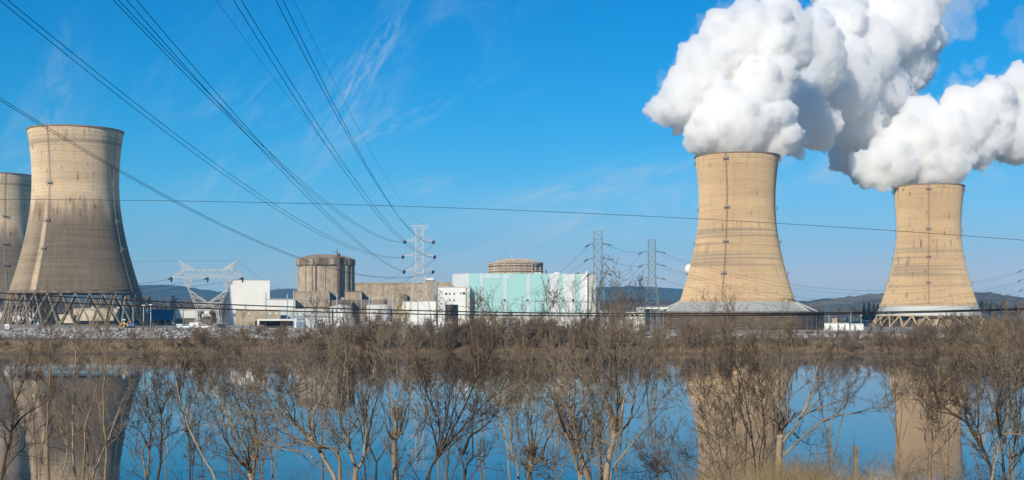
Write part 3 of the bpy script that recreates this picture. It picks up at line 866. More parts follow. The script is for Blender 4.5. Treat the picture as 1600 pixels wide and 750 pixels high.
# turquoise hall: panels along a front wall that recedes to the right, short white return at the left
def inter(px, A, B):
    """point of plan line A-B seen at pixel column px"""
    s = (px - 800) / F
    t = (A[0] - s*A[1]) / (s*(B[1]-A[1]) - (B[0]-A[0]))
    return np.array([A[0] + t*(B[0]-A[0]), A[1] + t*(B[1]-A[1])])
Acor = P(732.2, 0, 790)[:2]; Bend = P(931, 0, 807)[:2]; Left = P(707, 0, 812)[:2]
ZT = P(0, 426.8, 790)[2]
root = thing('turbine_hall', (Acor[0], Acor[1], GZ0), 'large turquoise and white panelled hall in front of the second dome', 'industrial hall')
nrm = np.array([Bend[1]-Acor[1], -(Bend[0]-Acor[0])]); nrm /= np.linalg.norm(nrm)
def panel(x0, x1, y0, y1, mat, out=.0, A=Acor, B=Bend, name='wall_panel', th=.5):
    n_ = np.array([B[1]-A[1], -(B[0]-A[0])]); n_ /= np.linalg.norm(n_)
    if n_[1] > 0: n_ = -n_
    p, q = inter(x0, A, B), inter(x1, A, B)
    d_ = (q - p) / np.linalg.norm(q - p) * .04
    p, q = p + d_, q - d_
    k = (p[1] + q[1]) / 2 / F
    z1 = ZT if y0 is None else CAMZ + (HOR - y0)*k
    z0 = GZ0 - .3 if y1 is None else CAMZ + (HOR - y1)*k
    f0, f1, b0, b1 = p + n_*out, q + n_*out, p - n_*th, q - n_*th
    vs = [(*f0, z0), (*f1, z0), (*b1, z0), (*b0, z0), (*f0, z1), (*f1, z1), (*b1, z1), (*b0, z1)]
    L = [(0,3,2,1),(4,5,6,7),(0,1,5,4),(1,2,6,5),(2,3,7,6),(3,0,4,7)]
    o = thing_child(name, vs, L, mat, root)
    return o
def thing_child(name, vs, fs, mat, root):
    mb = MB().add(vs, fs)
    return mb.build(name, M[mat], root)
back = np.array([0, 1.0]) * 34
plan = [Acor + [.3, .6], Bend + [-.3, .5], Bend + [-4, 34], Acor + [-2, 34], Left + [.4, .8]]
mb = MB(); nn = len(plan)
mb.add([(*q, GZ0 - .3) for q in plan] + [(*q, ZT - .3) for q in plan], [tuple(range(nn)), tuple(range(nn, 2*nn))] + [(i, (i+1) % nn, nn + (i+1) % nn, nn + i) for i in range(nn)])
mb.build('hall_core', M['panel_white'], root)
for x0, x1 in ((707, 714.6), (714.8, 723.4), (723.6, 732.0)): panel(x0, x1, None, None, 'panel_white', .02, Left, Acor)
cols = [(732.3, 749, 'teal'), (749, 755.2, 'panel_blue_white'), (755.2, 786, 'teal'), (786, 792.4, 'panel_blue_white'), (792.4, 822.3, 'teal'), (822.3, 828.2, 'panel_blue_white'), (828.2, 858, 'teal'),
        (858, 865.5, 'panel_white'), (865.5, 873, 'panel_white'), (873, 879.2, 'teal'), (879.2, 889, 'panel_white'), (889, 898.3, 'panel_white'), (898.3, 905.6, 'teal'), (905.6, 918, 'panel_white'), (918.6, 931, 'white_dirty')]
for i, (x0, x1, mt) in enumerate(cols):
    panel(x0, x1, None, 490, mt, .03 * (i % 2) + (.12 if 'white' in mt else 0))
for x0, x1 in ((755.4, 770), (770.2, 781)): panel(x0, x1, 428.4, 435.2, 'panel_blue_white', .22, name='upper_panel', th=.1)
panel(787, 797, 428.6, 435.6, 'panel_blue_white', .22, name='upper_panel', th=.1)
panel(732.3, 931, 490.2, None, 'white_dirty', .3, name='plinth')
panel(732, 931.4, 426.0, 427.6, 'panel_white', .25, name='coping') if False else None
for x in (751.2, 788.2, 824.2, 895):
    w_ = panel(x - 1.6, x + 1.8, 467.4, 471.2, 'galv', .2, name='window', th=.1)
    for dx in (-.75, .95):
        p, q = inter(x + dx - .6, Acor, Bend), inter(x + dx + .6, Acor, Bend)
        k = p[1] / F
        mb = MB(); f = nrm if nrm[1] < 0 else -nrm
        z0, z1 = CAMZ + (HOR - 470.8)*k, CAMZ + (HOR - 467.9)*k
        mb.add([(*(p + f*.26), z0), (*(q + f*.26), z0), (*(q + f*.26), z1), (*(p + f*.26), z1), (*(p + f*.15), z0), (*(q + f*.15), z0), (*(q + f*.15), z1), (*(p + f*.15), z1)], [(0,1,2,3),(4,7,6,5),(0,4,5,1),(1,5,6,2),(2,6,7,3),(3,7,4,0)])
        mb.build('pane', M['dark'], w_)
p = inter(916.5, Acor, Bend)
MB().tube([(p[0], p[1]-1.2, GZ0), (p[0], p[1]-1.2, CAMZ + (HOR-424)*p[1]/F)], .62, 10).build('exhaust_pipe', M['white'], root, True)
for px, hw, yt, mt in ((870.5, 4.5, 428.4, 'white'), (903.5, 3, 427.8, 'conc_dark'), (840, 6, 428.6, 'white_dirty'), (816, 4, 427, 'galv')):
    p = inter(px, Acor, Bend) + [0, 6]; k = p[1]/F
    MB().box(p[0]-hw*k, p[0]+hw*k, p[1], p[1]+3, ZT - .4, ZT + 1.0).build('roof_unit', M[mt], root)
p = inter(854.2, Acor, Bend) + [0, 12]
MB().tube([(p[0], p[1], ZT-.4), (p[0], p[1], ZT + 2.6)], .45, 8).build('roof_vent', M['pipe'], root)

# second reactor dome
Y2 = 880.0; X2 = (806 - 800)/F*Y2; k2 = Y2/F; z2 = lambda y: CAMZ + (HOR - y)*k2
root = thing('reactor_building', (X2, Y2, GZ0), 'tan reactor dome rising behind the turquoise hall', 'reactor building')
r2 = 41.6*k2
MB().lathe([(r2, GZ0), (r2, z2(411.5)), (r2 - 1.5, z2(411.2))], X2, Y2, 64).build('drum_wall', M['conc_warm'], root, True)
for y0, y1, o, mt in ((417.3, 416, .5, 'pipe'), (425.6, 424.2, .5, 'conc_dark'), (413.2, 411.0, .6, 'conc'), (421.5, 420.6, .3, 'conc_dark')):
    MB().lathe([(r2, z2(y0)), (r2+o, z2(y0)), (r2+o, z2(y1)), (r2, z2(y1))], X2, Y2, 64).build('ring_band', M[mt], root)
dr = r2*.79
dome = [(r2*.98, z2(411.4)), (r2*.80, z2(410.4))] + [(dr*math.cos(t), z2(410.0) + (z2(404.0)-z2(410.0))*math.sin(t)) for t in np.linspace(0, math.pi/2, 12)]
MB().lathe(dome, X2, Y2, 64).build('dome', M['conc'], root, True)
for k in range(15):
    a = math.atan2(-Y2, -X2) + R(-84 + k*12)
    MB().bar((X2 + (r2+.15)*math.cos(a), Y2 + (r2+.15)*math.sin(a), z2(432)), (X2 + (r2+.15)*math.cos(a), Y2 + (r2+.15)*math.sin(a), z2(412)), .45 if k % 5 else 1.0).build('pilaster', M['conc'], root)
MB().bar((X2 - 2.9, Y2, z2(406)), (X2 - 2.9, Y2, z2(398.8)), .2).build('antenna', M['white'], root)
for k in range(28):
    a = math.atan2(-Y2, -X2) + R(-86 + k*6.4)
    MB().bar((X2 + r2*math.cos(a), Y2 + r2*math.sin(a), z2(411.2)), (X2 + r2*math.cos(a), Y2 + r2*math.sin(a), z2(409.2)), .12).build('railing_post', M['pipe'], root)

# sheds seen through the legs of the left tower
b = Bld('warehouse', 165, 805, 'long cream warehouse seen through the legs of the left cooling tower', 'building')
b.part('wall', 'beige', (117, 218, 482.6, 501.2, 805, 16))
b.part('roof', 'white_dirty', (116.6, 218.4, 481.8, 483.2, 804.6, 16.8))
b.part('shadowed_base', 'dark', (119, 217, 501.4, None, 806.5, 14))  # dark strip below the wall, painting in the shadow at its base
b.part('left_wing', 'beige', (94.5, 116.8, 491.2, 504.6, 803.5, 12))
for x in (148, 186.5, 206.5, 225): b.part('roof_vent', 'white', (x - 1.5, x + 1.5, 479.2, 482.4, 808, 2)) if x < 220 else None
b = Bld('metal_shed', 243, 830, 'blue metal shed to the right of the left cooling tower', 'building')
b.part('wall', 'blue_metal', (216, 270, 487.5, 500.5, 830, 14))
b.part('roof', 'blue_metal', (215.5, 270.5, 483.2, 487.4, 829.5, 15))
b.part('shadowed_base', 'dark', (219, 268, 500.7, None, 831.5, 10))  # dark colour stands in for shadow under the shed wall
b.part('lamp_box', 'yellow', (244, 246, 495.2, 496.8, 829.5, .4))
b = Bld('low_building', 302, 770, 'low white ribbed shed behind the legs of the Y-shaped pylon', 'building')
b.part('wall', 'white', (275, 308, 484.6, 497.2, 770, 10), (318.8, 330.2, 484.2, 494.2, 770.5, 10))
b.part('roof', 'white_dirty', (274.7, 330.5, 483.4, 484.5, 769.6, 10.8))
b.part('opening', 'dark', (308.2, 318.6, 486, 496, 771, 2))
b.part('plinth', 'conc_dark', (274.9, 330.3, 497.4, None, 771, 9))
for x in np.arange(277.5, 307.5, 3.1): b.part('wall_rib', 'white_dirty', (x, x + .45, 484.8, 497, 769.75, .2))
b.part('door_post', 'beige', (315, 317.6, 490, 496, 769.8, .3))
def container(px0, px1, y0, y1, Y, mat, label):
    X0, Z1 = P(px0, y0, Y)[0], P(px0, y0, Y)[2]; X1, Z0 = P(px1, y1, Y)[0], P(px1, y1, Y)[2]
    g = gz(Y)
    Z0, Z1 = g, g + max(Z1 - Z0, 1.6)
    root = thing('container', ((X0+X1)/2, Y, g), label, 'container')
    MB().box(X0, X1, Y, Y + 2.4, Z0 + .15, Z1).build('body', M[mat], root)
    for x in np.linspace(X0 + .15, X1 - .15, 9): MB().box(x - .05, x + .05, Y - .07, Y - .005, Z0 + .25, Z1 - .15).build('rib', M[mat], root)
    for x in (X0 - .03, X1 - .09): MB().box(x, x + .12, Y - .1, Y + 2.5, Z0, Z1 + .04).build('corner_frame', M['galv'], root)
container(275, 285, 503, 511, 560, 'white_blue', 'pale blue container left of the Y-shaped pylon')
container(292, 298.5, 510, 515, 447, 'white_blue', 'small pale blue box on the levee road left of the Y-shaped pylon')
container(53, 61, 499, 505, 700, 'white_blue', 'pale blue container under the left cooling tower')
container(333, 341, 517, 522, 437, 'galv_blue', 'blue grey container on the levee road under the Y-shaped pylon')
# white buildings left of and behind tower A legs
b = Bld('low_building', 30, 1085, 'low white buildings far behind the legs at the left edge', 'building')
b.part('wall', 'white', (2, 8, 487, None, 1085, 6), (20, 38, 487, None, 1088, 6), (45, 54, 488, None, 1086, 6))
b.part('roof', 'galv', (1.7, 8.3, 486.2, 487.2, 1084.6, 7), (19.7, 38.3, 486.2, 487.2, 1087.6, 7), (44.7, 54.3, 487.2, 488.2, 1085.6, 7))

# open shelter on the levee
Ys = 452
g = gz(Ys)
b = Bld('open_shelter', 432, Ys, 'open white-roofed shelter with a dark interior behind the river bushes', 'shelter')
b.part('roof', 'white', (402.5, 463.5, 498.6, 501.2, Ys, 9))
b.part('back_wall', 'beige', (412, 452, 509.5, None, Ys + 7, .4))
b.part('ceiling', 'dark', (404, 461, 501.3, 509.4, Ys + 6.2, .4))  # upright dark sheet under the roof that paints in the shaded interior
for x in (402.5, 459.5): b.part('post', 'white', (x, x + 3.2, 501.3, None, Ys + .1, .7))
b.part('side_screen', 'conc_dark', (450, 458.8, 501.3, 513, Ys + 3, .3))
for x in (407.2, 411):
    p = P(x, 0, Ys - 4)
    r_ = thing('bollard', (p[0], Ys - 4, g), 'yellow bollard at the left front of the open shelter', 'bollard', 'yellow bollards by the shelter')
    MB().lathe([(.22, g - .2), (.22, g + 1.5), (.16, g + 1.62), (.01, g + 1.66)], p[0], Ys - 4, 10).build('post', M['yellow'], r_, True)
    MB().lathe([(.24, g + 1.1), (.24, g + 1.3)], p[0], Ys - 4, 10).build('stripe', M['white'], r_)

# pale buildings between the hall and tower C
b = Bld('low_building', 947, 700, 'small white building at the right foot of the turquoise hall', 'building')
b.part('wall', 'white_dirty', (937.5, 955.5, 486.2, None, 700, 8)); b.part('roof', 'galv_white', (937, 956, 485.4, 486.6, 699.7, 8.6))
b.part('window', 'glass', (941, 944, 489.5, 492, 699.75, .2), (948, 951, 489.5, 492, 699.75, .2))
b = Bld('low_building', 990, 690, 'low white building with a row of three dark windows', 'building')
b.part('wall', 'white_dirty', (978, 1008, 488.2, None, 690, 9)); b.part('roof', 'galv_white', (977.6, 1008.4, 487.4, 488.6, 689.7, 9.6))
for x in (979, 986, 993): b.part('window', 'dark', (x, x + 3.4, 490, 493.2, 689.75, .2))
b = Bld('pump_house', 1024, 745, 'white flat-roofed pump house at the left side of the louvred ring', 'building')
b.part('deck', 'white', (998, 1044, 480.4, 482.6, 745, 9))
b.part('wall', 'white_dirty', (994, 1006, 480.2, None, 746, 8))
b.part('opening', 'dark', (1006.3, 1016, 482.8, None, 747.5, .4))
for x in (1007, 1016, 1026, 1036): b.part('post', 'galv', (x, x + .9, 482.7, None, 745.3, .3))
b.part('handrail', 'galv_white', (1000, 1044, 478.9, 479.2, 745.2, .1), (1000, 1000.4, 479.2, 480.3, 745.2, .1), (1020, 1020.4, 479.2, 480.3, 745.2, .1), (1043.6, 1044, 479.2, 480.3, 745.2, .1))

# pale low structures right of the louvred ring
b = Bld('low_building', 1325, 760, 'long low white building between the two steaming towers', 'building')
b.part('wall', 'white', (1289, 1327, 505.3, None, 760, 14), (1327.3, 1347, 506.4, None, 762, 12))
b.part('roof', 'white_dirty', (1288.7, 1327.2, 504.6, 505.6, 759.6, 14.8), (1327.4, 1347.3, 505.6, 506.6, 761.6, 12.8))
for x in (1297, 1309, 1319, 1334): b.part('door', 'galv', (x, x + 2.5, 507.5, None, 759.75, .2))
for i, (x0, x1, y) in enumerate(((1300, 1303.4, 497.2), (1303.9, 1308.4, 496.4))):
    b = Bld('concrete_vault', (x0+x1)/2, 830, ('narrow' , 'wider')[i] + ' tan concrete vent block behind the low white building', 'vent block')
    b.part('wall', 'tan', (x0, x1, y, None, 830, 3)); b.part('cap', 'conc_dark', (x0 - .3, x1 + .3, y - .5, y + .2, 829.8, 3.4))
b = Bld('low_building', 1368, 900, 'low pale shed with a pitched roof left of the slanting legs', 'building')
p0, p1, pm = P(1355, 508, 900), P(1379, 511, 900), P(1364, 506, 900)
mb = MB().prism([(p0[0], GZ0-.3), (p1[0], GZ0-.3), (p1[0], p1[2]+.6), (pm[0], pm[2]), (p0[0], p0[2]+.3)], 900, 910)
b.mb('wall', 'white_dirty', mb)
mb = MB().prism([(p0[0]-.4, p0[2]+.3), (pm[0], pm[2]+.05), (p1[0]+.4, p1[2]+.6), (p1[0]+.4, p1[2]+.9), (pm[0], pm[2]+.35), (p0[0]-.4, p0[2]+.6)], 899.5, 910.5)
b.mb('roof', 'galv', mb)

# white sphere water tower behind tower C
Yw = 1150; Xw = (1078.5-800)/F*Yw; kw = Yw/F
root = thing('water_tower', (Xw, Yw, GZ0), 'white spherical water tank peeking out from behind the steaming tower', 'water tower')
zc, rw = CAMZ + (HOR-421)*kw, 9.2*kw
MB().lathe([(max(rw*math.cos(t), .01), zc + rw*math.sin(t)) for t in np.linspace(-math.pi/2, math.pi/2, 24)], Xw, Yw, 36).build('tank', M['white'], root, True)
MB().lathe([(3.2, GZ0), (1.6, GZ0 + 6), (1.4, zc - rw - 2), (2.4, zc - rw + .4)], Xw, Yw, 24).build('stem', M['white'], root, True)

# ------------------------------------------------------------------ poles
def light_pole(px, ytop, Y, label, mat='galv_white', arm=0):
    X, _, z1 = P(px, ytop, Y); g = gz(Y)
    g = float(ground_z(X, Y))
    root = thing('light_pole', (X, Y, g), label, 'light pole', 'light poles in the yard')
    MB().tube([(X, Y, min(g - .2, float(ground_z(X, Y)) - .3)), (X, Y, z1)], [.17, .11], 8).build('pole', M[mat], root, True)
    MB().box(X - .55, X + .55, Y - .35, Y + .2, z1 - .05, z1 + .25).build('lamp_head', M['white'], root)
light_pole(224.4, 477.5, 446, 'white light pole at the right foot of the left cooling tower, left of two')
light_pole(235.6, 476.5, 450, 'white light pole beside the blue metal shed, right of two')
light_pole(193.8, 500, 440, 'short light pole behind the yellow digger')
light_pole(1295.5, 491, 720, 'light pole just right of the louvred ring')
light_pole(1329.5, 490, 720, 'light pole over the low white building, taller of a near pair')
light_pole(1345.5, 493, 720, 'light pole at the right end of the low white building')
light_pole(1394.5, 490, 830, 'light pole beside the slanting legs')
def utility_pole(px, ytop, Y, label):
    X, _, z1 = P(px, ytop, Y); g = gz(Y)
    root = thing('utility_pole', (X, Y, g), label, 'utility pole')
    MB().tube([(X, Y, g - .2), (X, Y, z1)], [.2, .14], 8).build('pole', M['galv'], root, True)
    MB().box(X - 1.1, X + 1.1, Y - .08, Y + .08, z1 - .55, z1 - .35).build('crossarm', M['galv'], root)
    for dx in (-.95, 0, .95): MB().tube([(X + dx, Y, z1 - .35), (X + dx, Y, z1 - .05)], .09, 6).build('insulator', M['insul'], root)
utility_pole(286.5, 479, 470, 'utility pole with one crossarm left of the Y-shaped pylon')
utility_pole(340.5, 478, 800, 'slim pole on the roof line of the low ribbed shed')

def mast(px, ytop, Y, label, h2=None):
    X, _, z1 = P(px, ytop, Y); g = gz(Y)
    g = float(ground_z(X, Y))
    root = thing('switchyard_mast', (X, Y, g), label, 'mast', 'grey masts of the switchyard')
    MB().tube([(X, Y, g - .2), (X, Y, z1)], [.34, .26], 8).build('mast', M['galv_blue'], root, True)
    MB().tube([(X, Y, z1 - .5), (X, Y, z1 + .7)], .1, 6).build('tip', M['galv'], root)
for px, yt, what in ((415.4, 458.5, 'in front of the tall white block'), (449, 459.5, 'in front of the long low white building'), (459, 453.5, 'at the left edge of the reactor annex'),
                     (475.7, 459, 'in front of the left part of the reactor annex'), (492.8, 460, 'in front of the right part of the reactor annex'), (514.3, 459, 'between reactor annex and vent stack'),
                     (526.5, 458.5, 'under the vent stack'), (564.7, 459.5, 'left of the ribbed dome tank'), (577, 459.8, 'at the left side of the ribbed dome tank'),
                     (614, 459.5, 'right of the ribbed dome tank'), (653, 467, 'under the white lattice pylon'),
                     (816, 464, 'in front of the turquoise hall, leftmost of its row'), (836, 466, 'in front of the turquoise hall, middle of its row'), (849.5, 466, 'in front of the turquoise hall, right in its row'), (936, 472, 'beside the white hall end and the grey pylon')):
    mast(px, yt, 620, 'blue grey switchyard mast ' + what)
def bus(x0, y0, x1, y1, Y, label):
    root = tag(MB().tube([P(x0, y0, Y), P(x1, y1, Y)], .13, 5).build('bus_bar', M['galv']), label, 'bus bar', 'bus bars of the switchyard')
bus(415.4, 468, 449, 468, 620.4, 'bus bar across the low white building')
bus(459, 469, 514, 469, 620.4, 'bus bar across the reactor annex')
bus(526.5, 468.5, 577, 469, 620.4, 'bus bar below the small tan block by the reactor')
bus(577, 470, 653, 471, 620.4, 'bus bar left of the white lattice pylon')
bus(816, 470.5, 936, 472, 620.4, 'bus bar across the turquoise hall')

# transformers and cabinets of the switchyard
def transformer(px, Y, w, h, mat, where):
    X = P(px, 0, Y)[0]; g = gz(Y)
    g = float(ground_z(X, Y))
    root = thing('transformer', (X, Y, g), where, 'transformer', 'transformers of the switchyard')
    MB().box(X - w/2, X + w/2, Y, Y + 2.6, g - .8, g + h).build('tank', M[mat], root)
    for x in np.linspace(X - w/2 + .25, X + w/2 - .25, 7): MB().box(x - .09, x + .09, Y - .5, Y - .01, g + .5, g + h - .35).build('cooling_fin', M[mat], root)
    for x in (X - w*.3, X, X + w*.3):
        MB().tube([(x, Y + 1, g + h), (x, Y + .8, g + h + 1.5)], [.2, .1], 8).build('bushing', M['pipe'], root)
    MB().tube([(X - w*.35, Y + 2.0, g + h + .7), (X + w*.35, Y + 2.0, g + h + .7)], .38, 10).build('conservator', M[mat], root)
for px, Y, w, h, mt, wh in ((469, 600, 4.2, 3.4, 'galv_blue', 'blue grey transformer in front of the reactor annex'), (500, 605, 3.6, 2.8, 'galv', 'light grey transformer below the vent stack'),
        (548, 600, 4.4, 3.6, 'galv_blue', 'blue grey transformer between the two round tanks'), (572, 610, 3.2, 2.6, 'white_dirty', 'small white transformer left of the domed tank'),
        (622, 600, 4.0, 3.2, 'galv', 'light grey transformer right of the domed tank'), (668, 605, 4.6, 3.4, 'galv_blue', 'blue grey transformer at the foot of the white lattice pylon'),
        (702, 610, 3.4, 3.0, 'white_dirty', 'white transformer in front of the office'), (742, 600, 4.2, 3.4, 'galv', 'light grey transformer at the left end of the turquoise hall'),
        (795, 605, 4.4, 3.6, 'galv_blue', 'blue grey transformer in front of the turquoise hall'), (862, 610, 3.8, 3.0, 'galv', 'light grey transformer in front of the white hall panels')):
    transformer(px, Y, w, h, mt, wh)
def block(px0, px1, ytop, Y, mat, label, d=3):
    a, b_ = P(px0, ytop, Y), P(px1, ytop, Y); g = float(ground_z(a[0], Y))
    root = thing('equipment_cabinet', ((a[0]+b_[0])/2, Y, g), label, 'cabinet', 'equipment cabinets in the yard')
    MB().box(a[0], b_[0], Y, Y + d, g - .6, a[2]).build('housing', M[mat], root)
    MB().box(a[0] - .12, b_[0] + .12, Y - .12, Y + d + .12, a[2], a[2] + .16).build('lid', M['galv'], root)
    n = max(1, int((b_[0]-a[0])/1.4))
    for i in range(n):
        x = a[0] + (i + .5)*(b_[0]-a[0])/n
        MB().box(x - .45, x + .45, Y - .05, Y - .005, g + .25, a[2] - .25).build('door', M['white_blue' if i % 2 else 'galv'], root)
for px0, px1, yt, Y, mt, wh in ((482, 490, 505, 560, 'white_dirty', 'white cabinet row under the reactor annex'), (520, 531, 504, 565, 'white_dirty', 'wide white cabinet row left of the round tanks'),
        (602, 612, 503, 570, 'white', 'white cabinet row at the right of the domed tank'), (640, 646, 504, 560, 'beige', 'tan cabinet at the left foot of the white lattice pylon'),
        (685, 694, 503, 575, 'white', 'white cabinet row below the outside stair'), (760, 775, 504, 570, 'white_dirty', 'long white cabinet row below the turquoise hall'),
        (820, 828, 503, 575, 'beige', 'tan cabinet below the turquoise hall'), (884, 902, 504, 580, 'white', 'long white cabinet row below the right end of the hall'),
        (958, 972, 500, 640, 'white_dirty', 'white cabinet row between the grey pylons')):
    block(px0, px1, yt, Y, mt, wh)

# ------------------------------------------------------------------ pylons
def pylon(px, Y, levels, arms, mat, label, arm_h=4.0, ins='side'):
    """levels: (pixel y, half width px) from top down to the ground; arms: (y, xL, xR)"""
    k = Y / F; X = (px - 800) * k; g = gz(Y)
    g = float(ground_z(X, Y))
    root = thing('lattice_pylon', (X, Y, g), label, 'pylon')
    zs = [CAMZ + (HOR - y)*k for y, _ in levels]; ws = [w*k for _, w in levels]
    zs[-1] = g - .2
    def corner(z, sx, sy):
        w = np.interp(z, zs[::-1], ws[::-1]); return np.array([X + sx*w, Y + sy*w, z])
    for sx in (-1, 1):
        for sy in (-1, 1):
            MB().tube([corner(z, sx, sy) for z in zs], .13, 4).build('leg', M[mat], root)
    mb = MB(); z = zs[0]; seq = [z]
    while z > zs[-1] + 1:
        w = np.interp(z, zs[::-1], ws[::-1]); z = max(z - max(2.1*w, 1.5), zs[-1] + .4); seq.append(z)
    for a, b_ in zip(seq[:-1], seq[1:]):
        for (s0, s1) in (((-1,-1),(1,-1)), ((-1,1),(1,1)), ((-1,-1),(-1,1)), ((1,-1),(1,1))):
            mb.bar(corner(a, *s0), corner(b_, *s1), .1); mb.bar(corner(a, *s1), corner(b_, *s0), .1)
            mb.bar(corner(a, *s0), corner(a, *s1), .1)
    mb.build('bracing', M[mat], root)
    for y, xl, xr in arms:
        z = CAMZ + (HOR - y)*k
        for xt in (xl, xr):
            mb = MB()
            tip = np.array([(xt - 800)*k, Y, z]); sx = -1 if xt < px else 1
            for sy in (-1, 1):
                mb.bar(corner(z, sx, sy), tip, .13); mb.bar(corner(z + arm_h*k, sx, sy), tip, .11)
                for f in (.35, .68):
                    mb.bar(corner(z, sx, sy)*(1-f) + tip*f, corner(z + arm_h*k, sx, sy)*(1-f) + tip*f, .12)
            for f in (.33, .66): mb.bar(corner(z, sx, -1)*(1-f) + tip*f, corner(z, sx, 1)*(1-f) + tip*f, .12)
            if ins == 'block':
                for s_ in (-.28, .28):
                    MB().tube([tip + [s_, -.2, -.05], tip + [s_*.8, -2.2, -1.0]], .26, 7).build('insulator', M['insul'], root)
            elif ins == 'side':
                d = np.array([1.6*sx*(1 if sx > 0 else 1.1), -.5, -.45 if sx > 0 else -1.1])
                MB().tube([tip, tip + d], .2, 6).build('insulator', M['insul'], root)
                MB().tube([tip - [0.2*sx, 0, 0], tip + [-0.2*sx, 0, -1.9]], .12, 6).build('insulator', M['galv_blue'], root)
            mb.build('crossarm', M[mat], root)
    return root
r_ = pylon(655.8, 480, [(353, 5.8), (418, 5.8), (440, 8.8), (505, 21)], [(376.5, 633, 677.8), (399.8, 630, 679.5), (423, 632, 677)], 'galv_white', 'white lattice pylon with three crossarms where the high overhead wires end', 5.5, 'block')
k = 480/F
mb = MB()
for sy in (-1, 1):
    mb.bar(P(642.5, 352.6, 480 + sy*1.35), P(669, 352.6, 480 + sy*1.35), .2)
    for x in (642.8, 668.8): mb.bar(P(x, 352.6, 480 + sy*1.35), P(650 if x < 656 else 661.6, 360, 480 + sy*1.35), .16)
for x in (642.5, 669): mb.bar(P(x, 352.6, 478.65), P(x, 352.6, 481.35), .18)
mb.build('top_bar', M['galv_white'], r_)
pylon(934.4, 520, [(361, 6.3), (428, 6.3), (470, 9.5), (506, 14)], [(382, 921, 949), (404.5, 919, 950.5), (427.5, 922, 950)], 'galv', 'grey lattice pylon at the right end of the turquoise hall', 3)
pylon(1018.6, 565, [(374.5, 5.4), (433, 5.4), (484, 10.8), (507, 13)], [(394, 1003.5, 1034), (414, 1003.5, 1033.5), (435, 1004, 1034)], 'galv', 'grey lattice pylon between the turquoise hall and the louvred ring', 3)
pylon(1614, 640, [(405, 5.5), (455, 5.5), (505, 13)], [(421.5, 1597, 1629), (437.5, 1595, 1631), (452.5, 1597, 1629)], 'galv', 'lattice pylon at the right edge of the frame showing only its arm tips', 3)

# wide pylon with two horns over a V-shaped body
Yv = 450; gv = gz(Yv)
root = thing('lattice_pylon', (*P(325.5, 0, Yv)[:2], gv), 'wide white lattice pylon with two horns and a V-shaped body', 'pylon')
def lat(name, p0, p1, q0, q1, n, dep, mat='galv_white', w=.13):
    """trussed beam between chord p0-p1 and chord q0-q1 (pixel coords) with half depth dep at both ends"""
    mb = MB()
    d0, d1 = dep if isinstance(dep, tuple) else (dep, dep)
    for sy in (-1, 1):
        A = [P(p0[0] + (p1[0]-p0[0])*f, p0[1] + (p1[1]-p0[1])*f, Yv) + [0, sy*(d0+(d1-d0)*f), 0] for f in np.linspace(0, 1, n+1)]
        B = [P(q0[0] + (q1[0]-q0[0])*f, q0[1] + (q1[1]-q0[1])*f, Yv) + [0, sy*(d0+(d1-d0)*f), 0] for f in np.linspace(0, 1, n+1)]
        for ch in (A, B):
            mb.bar(ch[0], ch[-1], w)
        for i in range(n):
            mb.bar(A[i], B[i+1], w*.62); mb.bar(B[i], A[i+1], w*.62)
            if i: mb.bar(A[i], B[i], w*.6)
        if sy == -1: A0, B0 = A, B
    for i in range(n+1):
        mb.bar(A0[i], A[i], w*.6); mb.bar(B0[i], B[i], w*.6)
        if i < n: mb.bar(A0[i], A[i+1], w*.55); mb.bar(B0[i], B[i+1], w*.55)
    return mb.build(name, M[mat], root)
lat('bridge_beam', (286.5, 421.8), (364, 421.8), (286.5, 433.4), (364, 433.4), 9, .9)
for sx in (-1, 1):
    m = lambda x: 325.3 + sx*(x)
    lat('arm', (m(38.9), 421.8), (m(57), 433.2), (m(38.9), 433.4), (m(57), 433.6), 4, (.9, .15), w=.11)
    lat('horn', (m(38.9), 421.8), (m(45), 406.3), (m(21.5), 421.8), (m(45), 406.6), 5, (.9, .12), w=.11)
    lat('leg', (m(39), 433.4), (m(30), 452), (m(22.5), 433.4), (m(30), 452.4), 3, (.9, .9), w=.13)
    lat('leg', (m(30), 452.2), (m(17.5), 482), (m(30), 452.6), (m(-12), 482), 3, (.9, 1.6), w=.13)
    lat('foot', (m(17.5), 482), (m(19.5), 511.5), (m(13.8), 482), (m(17.0), 511.5), 3, (1.6, 1.9), w=.14)
lat('waist', (306.6, 473.5), (344, 473.5), (307.6, 476), (343, 476), 5, 1.3, w=.11)
lat('waist', (308.2, 482), (342.6, 482), (311.5, 486), (339.5, 486), 4, 1.6, w=.11)
for x in (268.6, 325.3, 380.0):
    for dx, dy, dd in ((-5.4, 3.2, -1.2), (-1.0, 7.5, 0)):
        MB().tube([P(x, 433.6, Yv), P(x + dx, 433.6 + dy, Yv + dd)], .28, 7).build('insulator', M['insul'], root)

